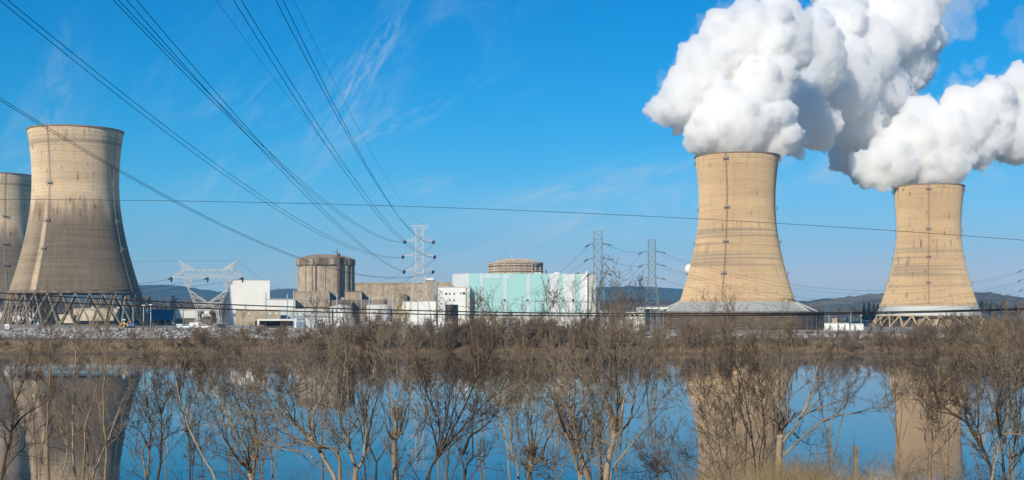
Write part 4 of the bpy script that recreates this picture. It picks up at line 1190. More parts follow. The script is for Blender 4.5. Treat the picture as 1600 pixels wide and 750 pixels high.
# ------------------------------------------------------------------ wires
def wire(pts, r, label, mat='wire', group=None, cat='power line'):
    return tag(MB().tube(pts, r, 5, True).build('power_line', M[mat], smooth=True), label, cat, group)
def sag_wire(E, s_px, m_px, Ys, r, label, group=None, mat='wire', yend=30):
    """E world end at the pylon; the wire leaves the frame at s_px (depth Ys) and passes through m_px"""
    Sx = P(*s_px, Ys)
    a = (m_px[0] - 800)/F
    # plan line S->E meets the ray of m
    den = (E[0]-Sx[0]) - a*(E[1]-Sx[1])
    t = (a*Sx[1] - Sx[0]) / den
    Ym = Sx[1] + t*(E[1]-Sx[1]); zm = CAMZ + (HOR - m_px[1])/F*Ym
    sag = (Sx[2] + t*(E[2]-Sx[2]) - zm) / max(t*(1-t), .02)
    t0 = (yend - Sx[1]) / (E[1] - Sx[1])
    ts = np.linspace(t0, 1, 60)
    pts = [Sx + q*(E - Sx) - np.array([0, 0, sag*q*(1-q)]) for q in ts]
    return wire(pts, r, label, mat, group)
Yp = 478.5
tips = {n: P(x, y, Yp) for n, (x, y) in dict(a1l=(632.5,378.6), a2l=(629.5,402.4), a3l=(631.5,425), a1r=(678,379), a2r=(680,402), a3r=(677.5,425.5)).items()}
G1 = 'conductor pair ending at the pylon'
def pair(tip, s1, m1, s2, m2, Ys, what):
    sag_wire(tips[tip] + [-.25, 0, 0], s1, m1, Ys, .036, 'left wire of the pair ' + what)
    sag_wire(tips[tip] + [.25, 0, 0], s2, m2, Ys, .036, 'right wire of the pair ' + what)
pair('a2l', (0, 1), (318, 250), (12, 0), (329, 250), 120, 'running from the top left corner to the middle left arm')
pair('a1l', (177, 0), (438, 259), (185, 0), (441, 256), 120, 'that sags to the upper left arm of the white pylon')
pair('a3l', (198, 0), (452, 280), (213, 0), (457, 277), 120, 'that reaches the lowest left arm of the white pylon')
pair('a2r', (365, 0), (522, 245), (377, 0), (530, 245), 125, 'ending at the middle right arm of the white pylon')
pair('a1r', (431, 0), (513, 157), (442, 0), (519, 157), 125, 'ending at the upper right arm of the white pylon')
pair('a3r', (0, 153), (240, 295), (0, 157), (238, 297), 150, 'crossing low in front of the left cooling tower')
sag_wire(P(643, 352.6, 480), (338, 0), (457, 160), 125, .016, 'thin blue ground wire to the left end of the pylon top bar', mat='wire_blue')
sag_wire(P(668.8, 352.6, 480), (459, 0), (547, 176), 125, .016, 'thin blue ground wire to the right end of the pylon top bar', mat='wire_blue')
# spacers between the conductors of the pairs are too small to show; the long crossing line
def px_wire(pp, Y, r, label, mat='wire', n=50):
    pp = np.array(pp, float); xs_ = np.linspace(pp[0,0], pp[-1,0], n)
    deg = min(len(pp)-1, 2)
    cf = np.polyfit(pp[:,0], pp[:,1], deg)
    Ys_ = np.interp(xs_, pp[:,0], Y) if not np.isscalar(Y) else np.full(n, float(Y))
    return wire([P(x, np.polyval(cf, x), y) for x, y in zip(xs_, Ys_)], r, label, mat)
px_wire([(-150, 312), (200, 313.3), (640, 321), (1090, 343), (1600, 376), (1800, 391)], 330, .058, 'single long dark wire crossing the whole width in front of all towers')
px_wire([(-120, 447), (230, 475.5), (480, 481.5), (800, 485.8), (1050, 487.4), (1280, 489.5), (1440, 487.5), (1600, 482.5), (1750, 477)], 27, .0125, 'upper roadside wire hanging low across the whole picture')
px_wire([(-120, 460), (0, 469), (230, 480), (480, 486.5), (800, 491.8), (1050, 493), (1280, 492), (1440, 489), (1600, 483.6), (1750, 478)], 27.5, .0125, 'lower roadside wire hanging low across the whole picture')
px_wire([(-120, 440), (0, 455.5), (60, 457.5), (130, 458.5), (210, 460), (420, 462.5)], [600, 560, 540, 520, 500, 470], .05, 'wire passing the foot of the shell of the left cooling tower') if False else None
# switchyard drops and far lines
def span(p, q, Yp_, Yq, sag, r, label, mat='wire_blue'):
    A, B = P(*p, Yp_), P(*q, Yq)
    wire([A + (B-A)*t - np.array([0, 0, sag*4*t*(1-t)]) for t in np.linspace(0, 1, 24)], r, label, mat)
for i, (p, q, n) in enumerate((((919.5, 384), (822, 458), 'upper'), ((917.5, 407), (800, 468), 'middle'), ((920.5, 430), (840, 470), 'lowest'))):
    span(p, q, 520, 640, 2.2, .05, n + ' wire dropping left from the grey pylon over the turquoise hall')
for i, (p, q, n) in enumerate((((1002, 397), (938, 446), 'upper'), ((1002, 417), (925, 464), 'middle'), ((1002.5, 438), (985, 452), 'lowest'))):
    span(p, q, 565, 690, 2.2, .05, n + ' wire dropping left from the pylon beside the louvred ring')
for p, q, n in (((951, 384), (1003, 395), 'upper'), ((952, 407), (1003, 416), 'middle'), ((951.5, 430), (1003, 437), 'lowest')):
    span(p, q, 520, 565, .8, .045, n + ' wire between the two grey pylons')
for p, q, n in (((1036, 396), (1595.5, 424), 'upper'), ((1035.5, 416), (1593.5, 440), 'middle'), ((1036, 437), (1595.5, 455), 'lowest')):
    span(p, q, 565, 640, 12.5, .045, n + ' far wire passing in front of both steaming towers')
for p, q, n in (((1034, 399), (1640, 410), 'first'), ((1034, 419), (1640, 428), 'second')):
    span(p, q, 575, 700, 17, .04, n + ' fainter far wire sagging in front of the steaming towers')
span((280.6, 406.5), (-60, 395), 450, 520, 2.0, .03, 'thin ground wire from the left horn of the Y-shaped pylon')
span((370.8, 406.5), (465, 458), 450, 640, 2.5, .03, 'thin ground wire from the right horn of the Y-shaped pylon down to the annex')
span((280.6, 406.5), (370.8, 406.5), 450, 450, .25, .03, 'thin ground wire between the two horns of the Y-shaped pylon')
for p, q, n in (((263, 437), (-60, 472), 'left'), ((320, 437), (-60, 480), 'middle'), ((374.5, 437), (-60, 488), 'right')):
    span(p, q, 449, 520, 1.0, .05, 'wire leading left from the ' + n + ' insulator of the Y-shaped pylon', 'wire')
for p, q, n in (((678, 380), (590, 440), 'upper'), ((680, 403), (600, 446), 'middle'), ((677, 426), (610, 450), 'lowest')):
    span(p, q, 482, 640, 3.0, .05, n + ' wire dropping behind the white pylon to the switchyard')

# ------------------------------------------------------------------ vehicles and small things on the levee road
def wheel(root, x, y, z, r, w, along='x'):
    t = MB()
    for (rr, hw, mt, nm) in ((r, w/2, 'rubber', 'wheel'), (r*.55, w/2 + .02, 'galv', 'rim')):
        mb = MB(); pts = 14
        vs = [(x + rr*math.cos(2*math.pi*k_/pts), y - hw, z + rr*math.sin(2*math.pi*k_/pts)) for k_ in range(pts)] + [(x + rr*math.cos(2*math.pi*k_/pts), y + hw, z + rr*math.sin(2*math.pi*k_/pts)) for k_ in range(pts)]
        mb.add(vs, [tuple(range(pts)), tuple(range(2*pts-1, pts-1, -1))] + [(i, pts+i, pts+(i+1) % pts, (i+1) % pts) for i in range(pts)])
        if nm == 'wheel': wo = mb.build('wheel', M[mt], root)
        else: mb.build('rim', M[mt], wo)
def excavator(px, Y):
    X = P(px, 0, Y)[0]; g = 6.72
    root = thing('excavator', (X, Y, g), 'yellow tracked digger with its boom stretched left and a blue cab house', 'excavator')
    for sy in (-1, 1):
        mb = MB().prism([(X - 1.5, g + .35), (X - 1.2, g), (X + 1.2, g), (X + 1.5, g + .35), (X + 1.2, g + .7), (X - 1.2, g + .7)], Y + sy*.9 - .25, Y + sy*.9 + .25)
        mb.build('track', M['rubber'], root)
    MB().box(X - .8, X + .8, Y - .65, Y + .65, g + .45, g + .8).build('undercarriage', M['yellow'], root)
    MB().prism([(X - .3, g + .85), (X + 1.7, g + .85), (X + 1.75, g + 1.7), (X + .4, g + 1.75), (X - .3, g + 1.3)], Y - .9, Y + .9).build('engine_house', M['blue_paint'], root)
    cab = MB().prism([(X - .7, g + .85), (X + .35, g + .85), (X + .35, g + 2.35), (X - .45, g + 2.35), (X - .72, g + 1.5)], Y - .85, Y - .05).build('cab', M['yellow'], root)
    MB().prism([(X - .58, g + 1.45), (X + .2, g + 1.45), (X + .2, g + 2.2), (X - .4, g + 2.2)], Y - .88, Y - .86).build('window', M['glass'], cab)
    MB().prism([(X - .5, g + 1.2), (X - 1.9, g + 2.0), (X - 3.0, g + 1.75), (X - 3.0, g + 1.45), (X - 1.9, g + 1.65), (X - .5, g + .9)], Y + .05, Y + .4).build('boom', M['yellow'], root)
    MB().prism([(X - 2.85, g + 1.85), (X - 3.1, g + 1.75), (X - 3.6, g + .5), (X - 3.4, g + .45)], Y + .08, Y + .36).build('stick', M['yellow'], root)
    MB().prism([(X - 3.7, g + .55), (X - 3.3, g + .5), (X - 2.3, g + .35), (X - 2.4, g + .1), (X - 3.3, g + .02), (X - 3.7, g + .2)], Y - .2, Y + .6).build('bucket', M['yellow'], root)
excavator(203, 432)
def car(px, Y, L, mat, label, van=False):
    X = P(px, 0, Y)[0]; g = 6.72
    root = thing('parked_car', (X, Y, g), label, 'van' if van else 'car', 'vehicles on the levee road')
    h = L/2
    if van: prof = [(-h, .35), (h, .35), (h, .95), (h*.78, 1.15), (h*.55, 1.95), (-h*.97, 1.98), (-h, 1.9)]
    else: prof = [(-h, .35), (h, .35), (h, .72), (h*.55, .86), (h*.18, 1.38), (-h*.5, 1.42), (-h*.82, .95), (-h, .9)]
    MB().prism([(X + a, g + b_) for a, b_ in prof], Y - .85, Y + .85).build('body', M[mat], root)
    if van: win = [[(h*.2, 1.15), (h*.7, 1.15), (h*.5, 1.8), (h*.2, 1.8)]]
    else: win = [[(h*.12, .92), (h*.45, .92), (h*.15, 1.30), (h*.12, 1.30)], [(-h*.7, .98), (h*.08, .92), (h*.08, 1.30), (-h*.46, 1.33)]]
    for w_ in win: MB().prism([(X + a, g + b_) for a, b_ in w_], Y - .875, Y - .855).build('window', M['glass'], root)
    for sx in (-.62, .62):
        for sy in (-.75, .75): wheel(root, X + sx*h, Y + sy, g + .32, .32, .22)
    for sy in (-.6, .6): MB().box(X + h - .03, X + h + .03, Y + sy - .15, Y + sy + .15, g + .6, g + .74).build('headlight', M['white'], root)
car(309, 430, 5.0, 'white', 'white van parked on the levee road left of the brown-leafed oak', True)
car(320, 427.5, 4.4, 'white', 'white car parked beside the white van under the brown-leafed oak')
car(291, 429, 4.4, 'white_blue', 'pale blue-grey car on the levee road left of the white van')
car(346, 429, 4.5, 'galv', 'silver car on the levee road right of the brown-leafed oak')
# white cabinet with a number plate at the far left
Xc, Yc = P(11, 0, 424.2)[0], 424.2
root = thing('sign_cabinet', (Xc, Yc, 6.6), 'white cabinet with a round dark symbol at the left end of the levee', 'cabinet')
MB().box(Xc - .72, Xc + .72, Yc, Yc + .7, 6.55, 8.25).build('cabinet', M['white'], root)
for dx in (-.3, .24):
    mb = MB().lathe([(.16, 0), (.24, 0), (.24, .05), (.16, .05)], 0, 0, 18, closed=True)
    mb.v = [(Xc + dx + x*.8, Yc - z - .003, 7.35 + y*1.5) for x, y, z in mb.v]
    mb.build('symbol', M['dark'], root)
MB().box(Xc - .8, Xc + .8, Yc - .08, Yc + .78, 8.25, 8.36).build('lid', M['galv'], root)
# ------------------------------------------------------------------ far woods (stuff) and evergreen patches
def tree_cloud(n_tw, h, spread, r_tw, sides=3):
    """small bare tree made of rising twigs, for far woods: returns V,Q"""
    N = n_tw
    tr = np.array([[[0,0,0],[0.02*h,0.01*h,0.3*h],[0,0,0.62*h],[0.01*h,0,0.9*h]]]); tr_r = np.array([[.03,.024,.014,.006]])*h*.6
    p, d, L, r = spawn(tr, tr_r, N//6, .2, .95, (.3, .9), (.35, .6), np.full(1, h*spread), .6, r_tw*1.3)
    b1 = grow(p, d, L, r, 4, .18, .16, .5)
    p, d, L, r = spawn(*b1, 5, .2, 1, (.35, 1.0), (.35, .6), L, .6, r_tw)
    b2 = grow(p, d, L, r, 3, .2, .12, .6)
    return tubes([(tr, tr_r), b1, b2], sides)
protos = [tree_cloud(60, 1.0, .55, .011) for _ in range(5)]
def wood(name, label, segs, mat, count, hrange):
    Vs, Qs, off = [], [], 0
    tot = sum(s[1]-s[0] for s in segs)
    for (x0, x1, Y0, Y1, hs) in segs:
        n = int(count*(x1-x0)/tot)
        for _ in range(n):
            px = rng.uniform(x0, x1); Y = rng.uniform(Y0, Y1)
            V, Q = protos[rng.integers(5)]
            h = rng.uniform(*hrange)*hs; a = rng.uniform(0, 6.28); w = h*rng.uniform(.9, 1.35)
            ca, sa = math.cos(a)*w, math.sin(a)*w
            Vs.append(np.stack([V[:,0]*ca - V[:,1]*sa + (px-800)/F*Y, V[:,0]*sa + V[:,1]*ca + Y, V[:,2]*h + 4.9], 1)); Qs.append(Q + off); off += len(V)
    tag(link_mesh(name, mesh_np(name, np.concatenate(Vs), np.concatenate(Qs), M[mat])), label, 'wood', None, 'stuff')
wood('far_wood', 'band of bare grey-brown woods beyond the island on the left', [(-60, 360, 1120, 1350, 1.0)], 'far_wood', 150, (15, 25))
wood('far_wood', 'band of bare grey-brown woods behind the grey pylons', [(925, 1075, 1120, 1300, .95)], 'far_wood', 75, (13, 18))
wood('far_wood', 'bare brown woods behind and right of the steaming towers', [(1225, 1400, 1250, 1500, .8), (1490, 1660, 1120, 1350, 1.0)], 'far_wood', 130, (13, 21))

def evergreen(px, Y, h, label):
    X = P(px, 0, Y)[0]
    g0 = float(ground_z(X, Y))
    root = thing('evergreen_tree', (X, Y, g0), label, 'tree', 'evergreens beyond the island')
    MB().tube([(X, Y, g0 - .3), (X, Y, g0 + h*.95)], [.02*h, .004*h], 6).build('trunk', M['bark_dark'], root)
    N = 420
    t = rng.uniform(.12, 1, N); a = rng.uniform(0, 6.28, N); rr = (1-t)*.26*h*rng.uniform(.6, 1.15, N) + .02*h
    p = np.stack([0*t, 0*t, t*h], 1); d = np.stack([np.cos(a), np.sin(a), np.full(N, -.15)], 1)
    br = grow(p, d, rr, np.full(N, .018*h), 4, .12, -.05, .3)
    V, Q = tubes([br], 4)
    link_mesh('crown', mesh_np('crown', V, Q, M['far_evergreen']), root)
for i, (px, Y, h, lab) in enumerate(((1309, 1000, 8.5, 'small dark evergreen right of the tan vent blocks'), (1324, 1010, 8.5, 'dark evergreen behind the tall light pole'),
        (1350, 1240, 18, 'dark evergreen beyond the low white building, leftmost of a clump'), (1358, 1230, 19, 'dark evergreen beyond the pale shed, second of a clump'), (1365, 1240, 18, 'dark evergreen close to the rightmost tower, third of a clump'), (1372, 1230, 17, 'dark evergreen touching the foot of the rightmost tower'),
        (252, 1040, 15, 'dark evergreen above the blue metal shed, left one'), (258, 1050, 13, 'dark evergreen above the blue metal shed, right one'), (262, 900, 7, 'low dark evergreen left of the white ribbed shed'))):
    evergreen(px, Y, h, lab)

# ------------------------------------------------------------------ far bank: bare shrubs and small trees
def shrub_proto(kind):
    """unit-height bare plant, returns (trunk VQ, crown VQ)"""
    if kind == 'bush':
        n = rng.integers(7, 11)
        p = np.stack([rng.normal(0, .05, n), rng.normal(0, .05, n), np.full(n, -.04)], 1)
        d = np.stack([rng.normal(0, .42, n), rng.normal(0, .42, n), np.ones(n)], 1)
        L = rng.uniform(.6, 1.0, n); r = rng.uniform(.006, .011, n)
    else:
        n = rng.integers(2, 4)
        p = np.stack([rng.normal(0, .03, n), rng.normal(0, .03, n), np.full(n, -.04)], 1)
        d = np.stack([rng.normal(0, .14, n), rng.normal(0, .14, n), np.ones(n)], 1)
        L = rng.uniform(.85, 1.02, n); r = rng.uniform(.009, .014, n)
    st = grow(p, d, L, r, 7, .09, .05, .35)
    p, d, L1, r1 = spawn(*st, 15, .12, 1, (.3, .9), (.3, .55), L, .6, .0052)
    b1 = grow(p, d, L1, r1, 4, .14, .10, .5)
    p, d, L2, r2 = spawn(*b1, 8, .1, 1, (.3, .9), (.35, .65), L1, .6, .0042)
    b2 = grow(p, d, L2, r2, 3, .16, .08, .6)
    return tubes([st], 4), tubes([b1, b2], 3)
SP = {}
for kind in ('bush', 'tree'):
    SP[kind] = []
    for i in range(6):
        tv, cv = shrub_proto(kind)
        SP[kind].append((mesh_np('trunk', *tv, M['bark_mid']), mesh_np('crown', *cv, M['twig_grey'])))
zones = [(-80, 120, 'grey-brown bare bush on the far bank below the left cooling tower'), (120, 260, 'bare bush on the far bank between the left tower and the Y-shaped pylon'),
         (260, 400, 'brown bare bush on the far bank under the Y-shaped pylon'), (400, 560, 'brown bare bush on the far bank in front of the domed reactor'),
         (560, 720, 'tall bare brush on the far bank below the white pylon'), (720, 940, 'bare brush on the far bank in front of the turquoise hall'),
         (940, 1060, 'bare brush on the far bank below the grey pylons'), (1060, 1300, 'bare brush on the far bank in front of the louvred ring'),
         (1300, 1420, 'low bare bush on the far bank between the steaming towers'), (1420, 1720, 'bare brush on the far bank below the rightmost tower')]
topx = [-80, 0, 60, 130, 250, 300, 400, 480, 560, 620, 700, 800, 900, 960, 1060, 1150, 1300, 1340, 1400, 1460, 1560, 1700]
topy = [514, 518, 532, 530, 520, 506, 506, 508, 498, 490, 492, 490, 490, 492, 500, 506, 510, 514, 508, 496, 490, 488]
zwhere = [z[2].split('bush ', 1)[-1] if 'bush ' in z[2] else z[2].split('brush ', 1)[-1] for z in zones]
NB = 400
for i in range(NB):
    px = -80 + 1780*((i + rng.uniform(0, 1))/NB)
    if 20 < px < 250 and rng.random() < .45: continue
    zi = next(q for q, z in enumerate(zones) if z[0] <= px < z[1])
    row = rng.choice([0, 0, 0, 1, 1, 2])
    Y = (rng.uniform(377.6, 384), rng.uniform(385, 398), rng.uniform(402, 420))[row]
    kind = 'tree' if rng.random() < .38 else 'bush'
    g = float(ground_z(P(px, 0, Y)[0], Y))
    top = np.interp(px, topx, topy) + rng.uniform(-4, 36)
    h = max(CAMZ + (HOR - top)/F*Y - g, 1.8) * (1.0 if kind == 'tree' else .88)
    tone = ('grey', 'red', 'tan')[rng.integers(3)]
    size = 'tall' if h > 6.5 else ('middling' if h > 4.2 else 'low')
    place = ('at the waterline', 'on the bank', 'on the levee')[row]
    lab = size + ' ' + {'grey': 'grey', 'red': 'reddish', 'tan': 'tan'}[tone] + (' bare tree ' if kind == 'tree' else ' bare bush ') + place + ' ' + zwhere[zi].replace('on the far bank ', '')
    X = P(px, 0, Y)[0]
    root = thing('riverside_tree' if kind == 'tree' else 'riverside_bush', (X, Y, g - .1), lab, kind, lab)
    wd = h*rng.uniform(.85, 1.25) if kind == 'bush' else h*rng.uniform(.6, .9)
    root.rotation_euler = (0, 0, rng.uniform(0, 6.28))
    root.scale = (wd, wd, h)
    me_t, me_c = SP[kind][rng.integers(len(SP[kind]))]
    for nm, me, mt in (('trunk', me_t, 'bark_mid'), ('crown', me_c, 'twig_' + tone)):
        o = bpy.data.objects.new(nm, me); C.objects.link(o); o.parent = root
        o.material_slots[0].link = 'OBJECT'; o.material_slots[0].material = M[mt]

# brown-leafed oak by the Y-shaped pylon
def leafed_oak(px, Y, h):
    X = P(px, 0, Y)[0]; g = gz(Y)
    root = thing('leafed_oak', (X, Y, g), 'small oak still holding brown leaves under the Y-shaped pylon', 'tree')
    st = grow(np.array([[X, Y, g - .2]]), np.array([[0, 0, 1.0]]), np.array([h*.8]), np.array([.16]), 8, .06, .1, .3)
    b1 = grow(*spawn(*st, 22, .2, 1, (.6, 1.2), (.4, .65), np.array([h*.75]), .55, .03), 5, .15, .05, .4)
    b2 = grow(*spawn(*b1, 6, .2, 1, (.4, 1.0), (.3, .6), np.full(len(b1[0]), h*.3), .6, .016), 4, .2, .05, .5)
    V, Q = tubes([st, b1], 5); o = link_mesh('trunk', mesh_np('trunk', V - [X, Y, g], Q, M['bark_mid']), root)
    V, Q = tubes([b2], 3); link_mesh('branches', mesh_np('branches', V - [X, Y, g], Q, M['twig_mid']), root, kind='stuff')
    pts = b2[0][:,1:].reshape(-1, 3); pts = np.repeat(pts, 5, 0) + rng.normal(0, .14, (len(pts)*5, 3))
    a = unit(rng.normal(0, 1, pts.shape)); b_ = unit(np.cross(a, rng.normal(0, 1, pts.shape))); s = .10
    V = np.stack([pts - a*s, pts + b_*s*.6, pts + a*s, pts - b_*s*.6], 1).reshape(-1, 3)
    link_mesh('crown', mesh_np('crown', V - [X, Y, g], np.arange(len(V)).reshape(-1, 4), M['leaf_brown'], False), root, kind='stuff')
leafed_oak(327, 424, 6.3)

# riprap and grasses of the far bank
n = 5200
px = rng.uniform(-90, 1690, n); Y = rng.uniform(400, 423, n); s = rng.uniform(.22, .6, n)
ico_v = np.array([(0,0,1),(.9,0,.3),(.28,.85,.3),(-.72,.53,.3),(-.72,-.53,.3),(.28,-.85,.3),(.6,.5,-.5),(-.5,.6,-.5),(-.5,-.6,-.5),(.6,-.5,-.5)])
ico_f = np.array([(0,1,2),(0,2,3),(0,3,4),(0,4,5),(0,5,1),(1,6,2),(2,6,7),(2,7,3),(3,7,8),(3,8,4),(4,8,9),(4,9,5),(5,9,1),(1,9,6)])
base = np.stack([(px-800)/F*Y, Y, ground_z((px-800)/F*Y, Y)], 1)
V = base[:,None,:] + ico_v[None]*s[:,None,None]*rng.uniform(.7, 1.3, (n, 10, 1))*np.array([1.1, 1, .75])
Q = (ico_f[None] + (np.arange(n)*10)[:,None,None]).reshape(-1, 3)
tag(link_mesh('riprap', mesh_np('riprap', V.reshape(-1,3), Q, M['stone'], False)), 'pale broken stones armouring the far levee slope', 'stones', None, 'stuff')
def blades(n, pos, h, w, lean, mat, name, label, cat='grass'):
    d = np.concatenate([rng.normal(0, lean, (n, 2)), np.ones((n, 1))], 1)
    pts, rad = grow(pos, d, h, w, 3, .12, -.12, .15)
    V, Q = tubes([(pts, rad)], 3)
    tag(link_mesh(name, mesh_np(name, V, Q, M[mat])), label, cat, None, 'stuff')
n = 18000
px = rng.uniform(-90, 1690, n); Y = 377.5 + np.abs(rng.normal(0, 6.5, n))
keep = (np.sin(px*.05) + np.sin(px*.017 + 2) + rng.normal(0, .8, n) - 2.4*((px > 270) & (px < 1010))) > -.9
px, Y = px[keep], Y[keep]; n = len(px)
blades(n, np.stack([(px-800)/F*Y, Y, np.interp(Y, GY, GZ) - .1], 1), rng.uniform(.5, 1.5, n), np.full(n, .05), .35, 'straw', 'dry_grass', 'dry straw-coloured grass along the waterline of the far bank')

# ------------------------------------------------------------------ near bank: the bare trees in the foreground
def Zp(panel, pts):          # enlarged-crop coordinates -> photograph pixels
    return [(200*panel + x/3.945, 560 + y/3.945) for x, y in pts]
def near_tree(name, Y, panel, stems, label, tone, cat='tree', dens=1.0, low=None, leaders=2, drop=True, twig=1.0, seed=0):
    """stems: (width in crop pixels, [(x, y) ...]); the first is the trunk"""
    sc = Y / F / 3.945
    fx, fy = Zp(panel, [stems[0][1][0]])[0]
    g = gz(Y)
    X0 = (fx - 800)/F*Y
    root = thing(name, (X0, Y, g - .15), label, cat, 'bare trees on the near bank')
    o0 = np.array([X0, Y, g - .15])
    bark, tw = M['bark_' + tone], M['twig_' + tone]
    alls = []
    for i, (w, tr) in enumerate(stems):
        pp = Zp(panel, tr)
        rooted = tr[0][1] >= 690 and drop
        drift = 0 if i == 0 else rng.normal(0, 1.0)
        n = len(pp)
        pts = []
        for j, (x, y) in enumerate(pp):
            f = j/(n-1)
            pts.append(P(x, y, Y + drift*f))
        if rooted:
            b0 = pts[0].copy(); d0 = pts[0] - pts[1]; d0 = d0/np.linalg.norm(d0)
            hgt = max(b0[2] - (g - .25), .3)
            pts = [np.array([b0[0] + d0[0]*min(hgt*.35, .5), b0[1], g - .25])] + pts
        K = 18
        q, L = resample(pts, K)
        q[1:-1] += rng.normal(0, .004*L**.5, (K-2, 3))*np.array([1, 1, .5])
        r0 = w*sc/2
        tip = .8 if (w > 30 and i == 0 and len(stems) > 3) else .22
        rad = np.maximum(r0*np.linspace(1.08, tip, K)**1.0, .006)
        nm = 'trunk' if i == 0 else 'limb'
        V, Q = tubes([(q[None], rad[None])], 7)
        if i == 0 and tip == .8:      # knobbly pollard head
            head = q[-1]
            kv = []
            me_v, me_q = [], []
            th = np.linspace(-1.4, 1.4, 7)
            ring = [(head + np.array([0, 0, .2*r0]) + np.array([math.cos(a)*math.cos(t), math.sin(a)*math.cos(t), math.sin(t)*.85])*r0*1.0*(1 + .22*mnoise.noise(Vector((a*2.2, t*2.6, X0))))) for t in th for a in np.linspace(0, 2*math.pi, 10, endpoint=False)]
            ix = np.arange(70).reshape(7, 10)
            qq = np.stack([ix[:-1], np.roll(ix, -1, 1)[:-1], np.roll(ix, -1, 1)[1:], ix[1:]], -1).reshape(-1, 4)
            Q = np.concatenate([Q, qq + len(V)]); V = np.concatenate([V, np.array(ring)])
        link_mesh(nm, mesh_np(nm, V - o0, Q, bark), root)
        alls.append((q, rad, L, i))
    polys = []
    for q, rad, L, i in alls:
        m = max(3, int(L*3.6*dens)); t0 = (.30 if i == 0 else .15) if low is None else low
        p, d, l1, r1 = spawn(q[None], rad[None], m, t0, 1, (.35, .95), (.25, .6), np.array([min(max(L, .8), 2.2)]), .5, .0065*twig)
        b1 = grow(p, d, l1, np.minimum(r1, .013), 6, .13, .10, .45)
        # leaders carry the stem on upward
        tg = unit(q[-1] - q[-3])
        nl = leaders
        dl = tg[None] + rng.normal(0, .22, (nl, 3)) + [0, 0, .35]
        ld_ = grow(np.repeat(q[-1][None], nl, 0), dl, rng.uniform(.35, .95, nl)*min(1.0, .5 + L*.25), np.full(nl, max(rad[-1]*.8, .007)), 6, .08, .08, .4)
        bs = (np.concatenate([b1[0], ld_[0]]), np.concatenate([b1[1], ld_[1]]))
        ln = np.concatenate([l1, np.full(nl, 1.1)])
        polys.append(bs)
        p, d, l2, r2 = spawn(*bs, max(3, int(7*dens)), .12, 1, (.35, 1.0), (.28, .6), ln, .6, .0048*twig)
        b2 = grow(p, d, l2, r2, 4, .15, .10, .55)
        polys.append(b2)
        p, d, l3, r3 = spawn(*b2, 3, .15, 1, (.4, 1.1), (.3, .6), l2, .6, .0040*twig)
        polys.append(grow(p, d, l3, r3, 2, .2, .05, .6))
    V, Q = tubes(polys, 3)
    link_mesh('crown', mesh_np('crown', V - o0, Q, tw), root, kind='stuff')
    return root
def T(*a, dens=1.0, **k): return near_tree(*a, dens=dens*1.06, **k)
T('bare_tree', 30, 0, [(25, [(10,750),(30,620),(60,520),(75,440),(80,250),(75,180)]), (16, [(20,720),(110,590),(180,530),(270,520)]), (14, [(75,440),(150,350),(270,280)]), (12, [(45,560),(40,520),(0,470)]), (11, [(80,300),(130,180),(170,60)])],
  'dark forking bare tree in the bottom left corner', 'dark', dens=1.2)
T('bare_tree', 33, 0, [(19, [(297,750),(292,600),(290,450),(300,250),(312,60),(310,-200)])], 'slender upright bare tree rising past the left tower, dark at its foot', 'mid', dens=1.1)
T('bare_tree', 35, 0, [(13, [(370,745),(405,640),(415,540),(412,400),(408,265)]), (11, [(460,745),(430,560),(418,470)]), (8, [(415,540),(360,400),(330,270)])], 'thin light bare tree with a crooked foot in front of the tower reflection', 'light')
T('bare_tree', 32, 0, [(18, [(462,750),(450,560),(450,350),(458,200),(465,50),(470,-150)])], 'straight pale bare tree in the middle of the left tower reflection', 'light')
T('bare_tree', 34, 0, [(17, [(515,750),(520,600),(525,420),(560,310),(590,200),(630,90),(660,-50)]), (14, [(545,750),(540,500),(543,280)])], 'pair of close bare stems, one forking to the upper right', 'mid')
T('bare_tree', 29, 0, [(18, [(648,750),(655,540),(640,400),(640,200),(648,50),(650,-150)]), (16, [(565,745),(610,640),(655,530),(700,410),(740,290),(790,200)]), (12, [(668,510),(730,460),(790,390)])], 'bare tree with a slanting limb at the right edge of the left tower reflection', 'light')
T('bare_tree', 31, 1, [(18, [(120,750),(125,620),(140,480),(145,380),(110,300),(105,150),(90,0)]), (15, [(110,720),(80,560),(75,440),(110,380)]), (9, [(130,560),(90,470),(60,430)])], 'twisted grey bare tree just right of the left tower reflection', 'mid', dens=1.3)
T('bare_tree', 33, 1, [(24, [(180,750),(205,620),(205,400),(205,340)]), (12, [(205,345),(235,260),(300,190),(340,90)]), (11, [(205,345),(180,250),(175,160)]), (10, [(210,505),(270,460),(330,440)])], 'dark forked bare tree against the blue water on the left', 'dark', dens=1.2)
T('bare_tree', 28, 1, [(17, [(545,750),(480,640),(420,520),(370,420),(330,280),(295,130),(260,50),(200,-20)])], 'long leaning bare tree curving up to the left over blue water', 'light', dens=.9)
T('bare_tree', 40, 1, [(12, [(465,750),(455,650),(445,540),(440,500)]), (8, [(455,660),(400,640),(390,600)]), (8, [(445,560),(500,480),(560,460)])], 'small dark bare sapling low over the blue water', 'dark', dens=1.3, leaders=1)
T('bare_tree', 30, 1, [(38, [(765,760),(757,725)]), (15, [(750,710),(690,640),(610,520),(540,380),(500,300)]), (16, [(785,640),(690,500),(600,330),(545,220),(500,100)]), (17, [(765,730),(785,620),(750,450),(700,320),(640,180),(600,0)]), (16, [(770,730),(800,500),(760,330),(730,200),(700,0)]), (12, [(750,715),(650,590),(560,460),(520,420)])],
  'pale many-stemmed bare tree fanning out to the upper left', 'light', dens=1.15)
T('bare_tree', 36, 2, [(20, [(35,750),(25,690),(0,600),(-20,500)]), (10, [(40,700),(30,550),(0,430)]), (8, [(38,660),(60,560),(64,480)])], 'small pale bare tree with a V fork left of the big spreading tree', 'light', leaders=1)
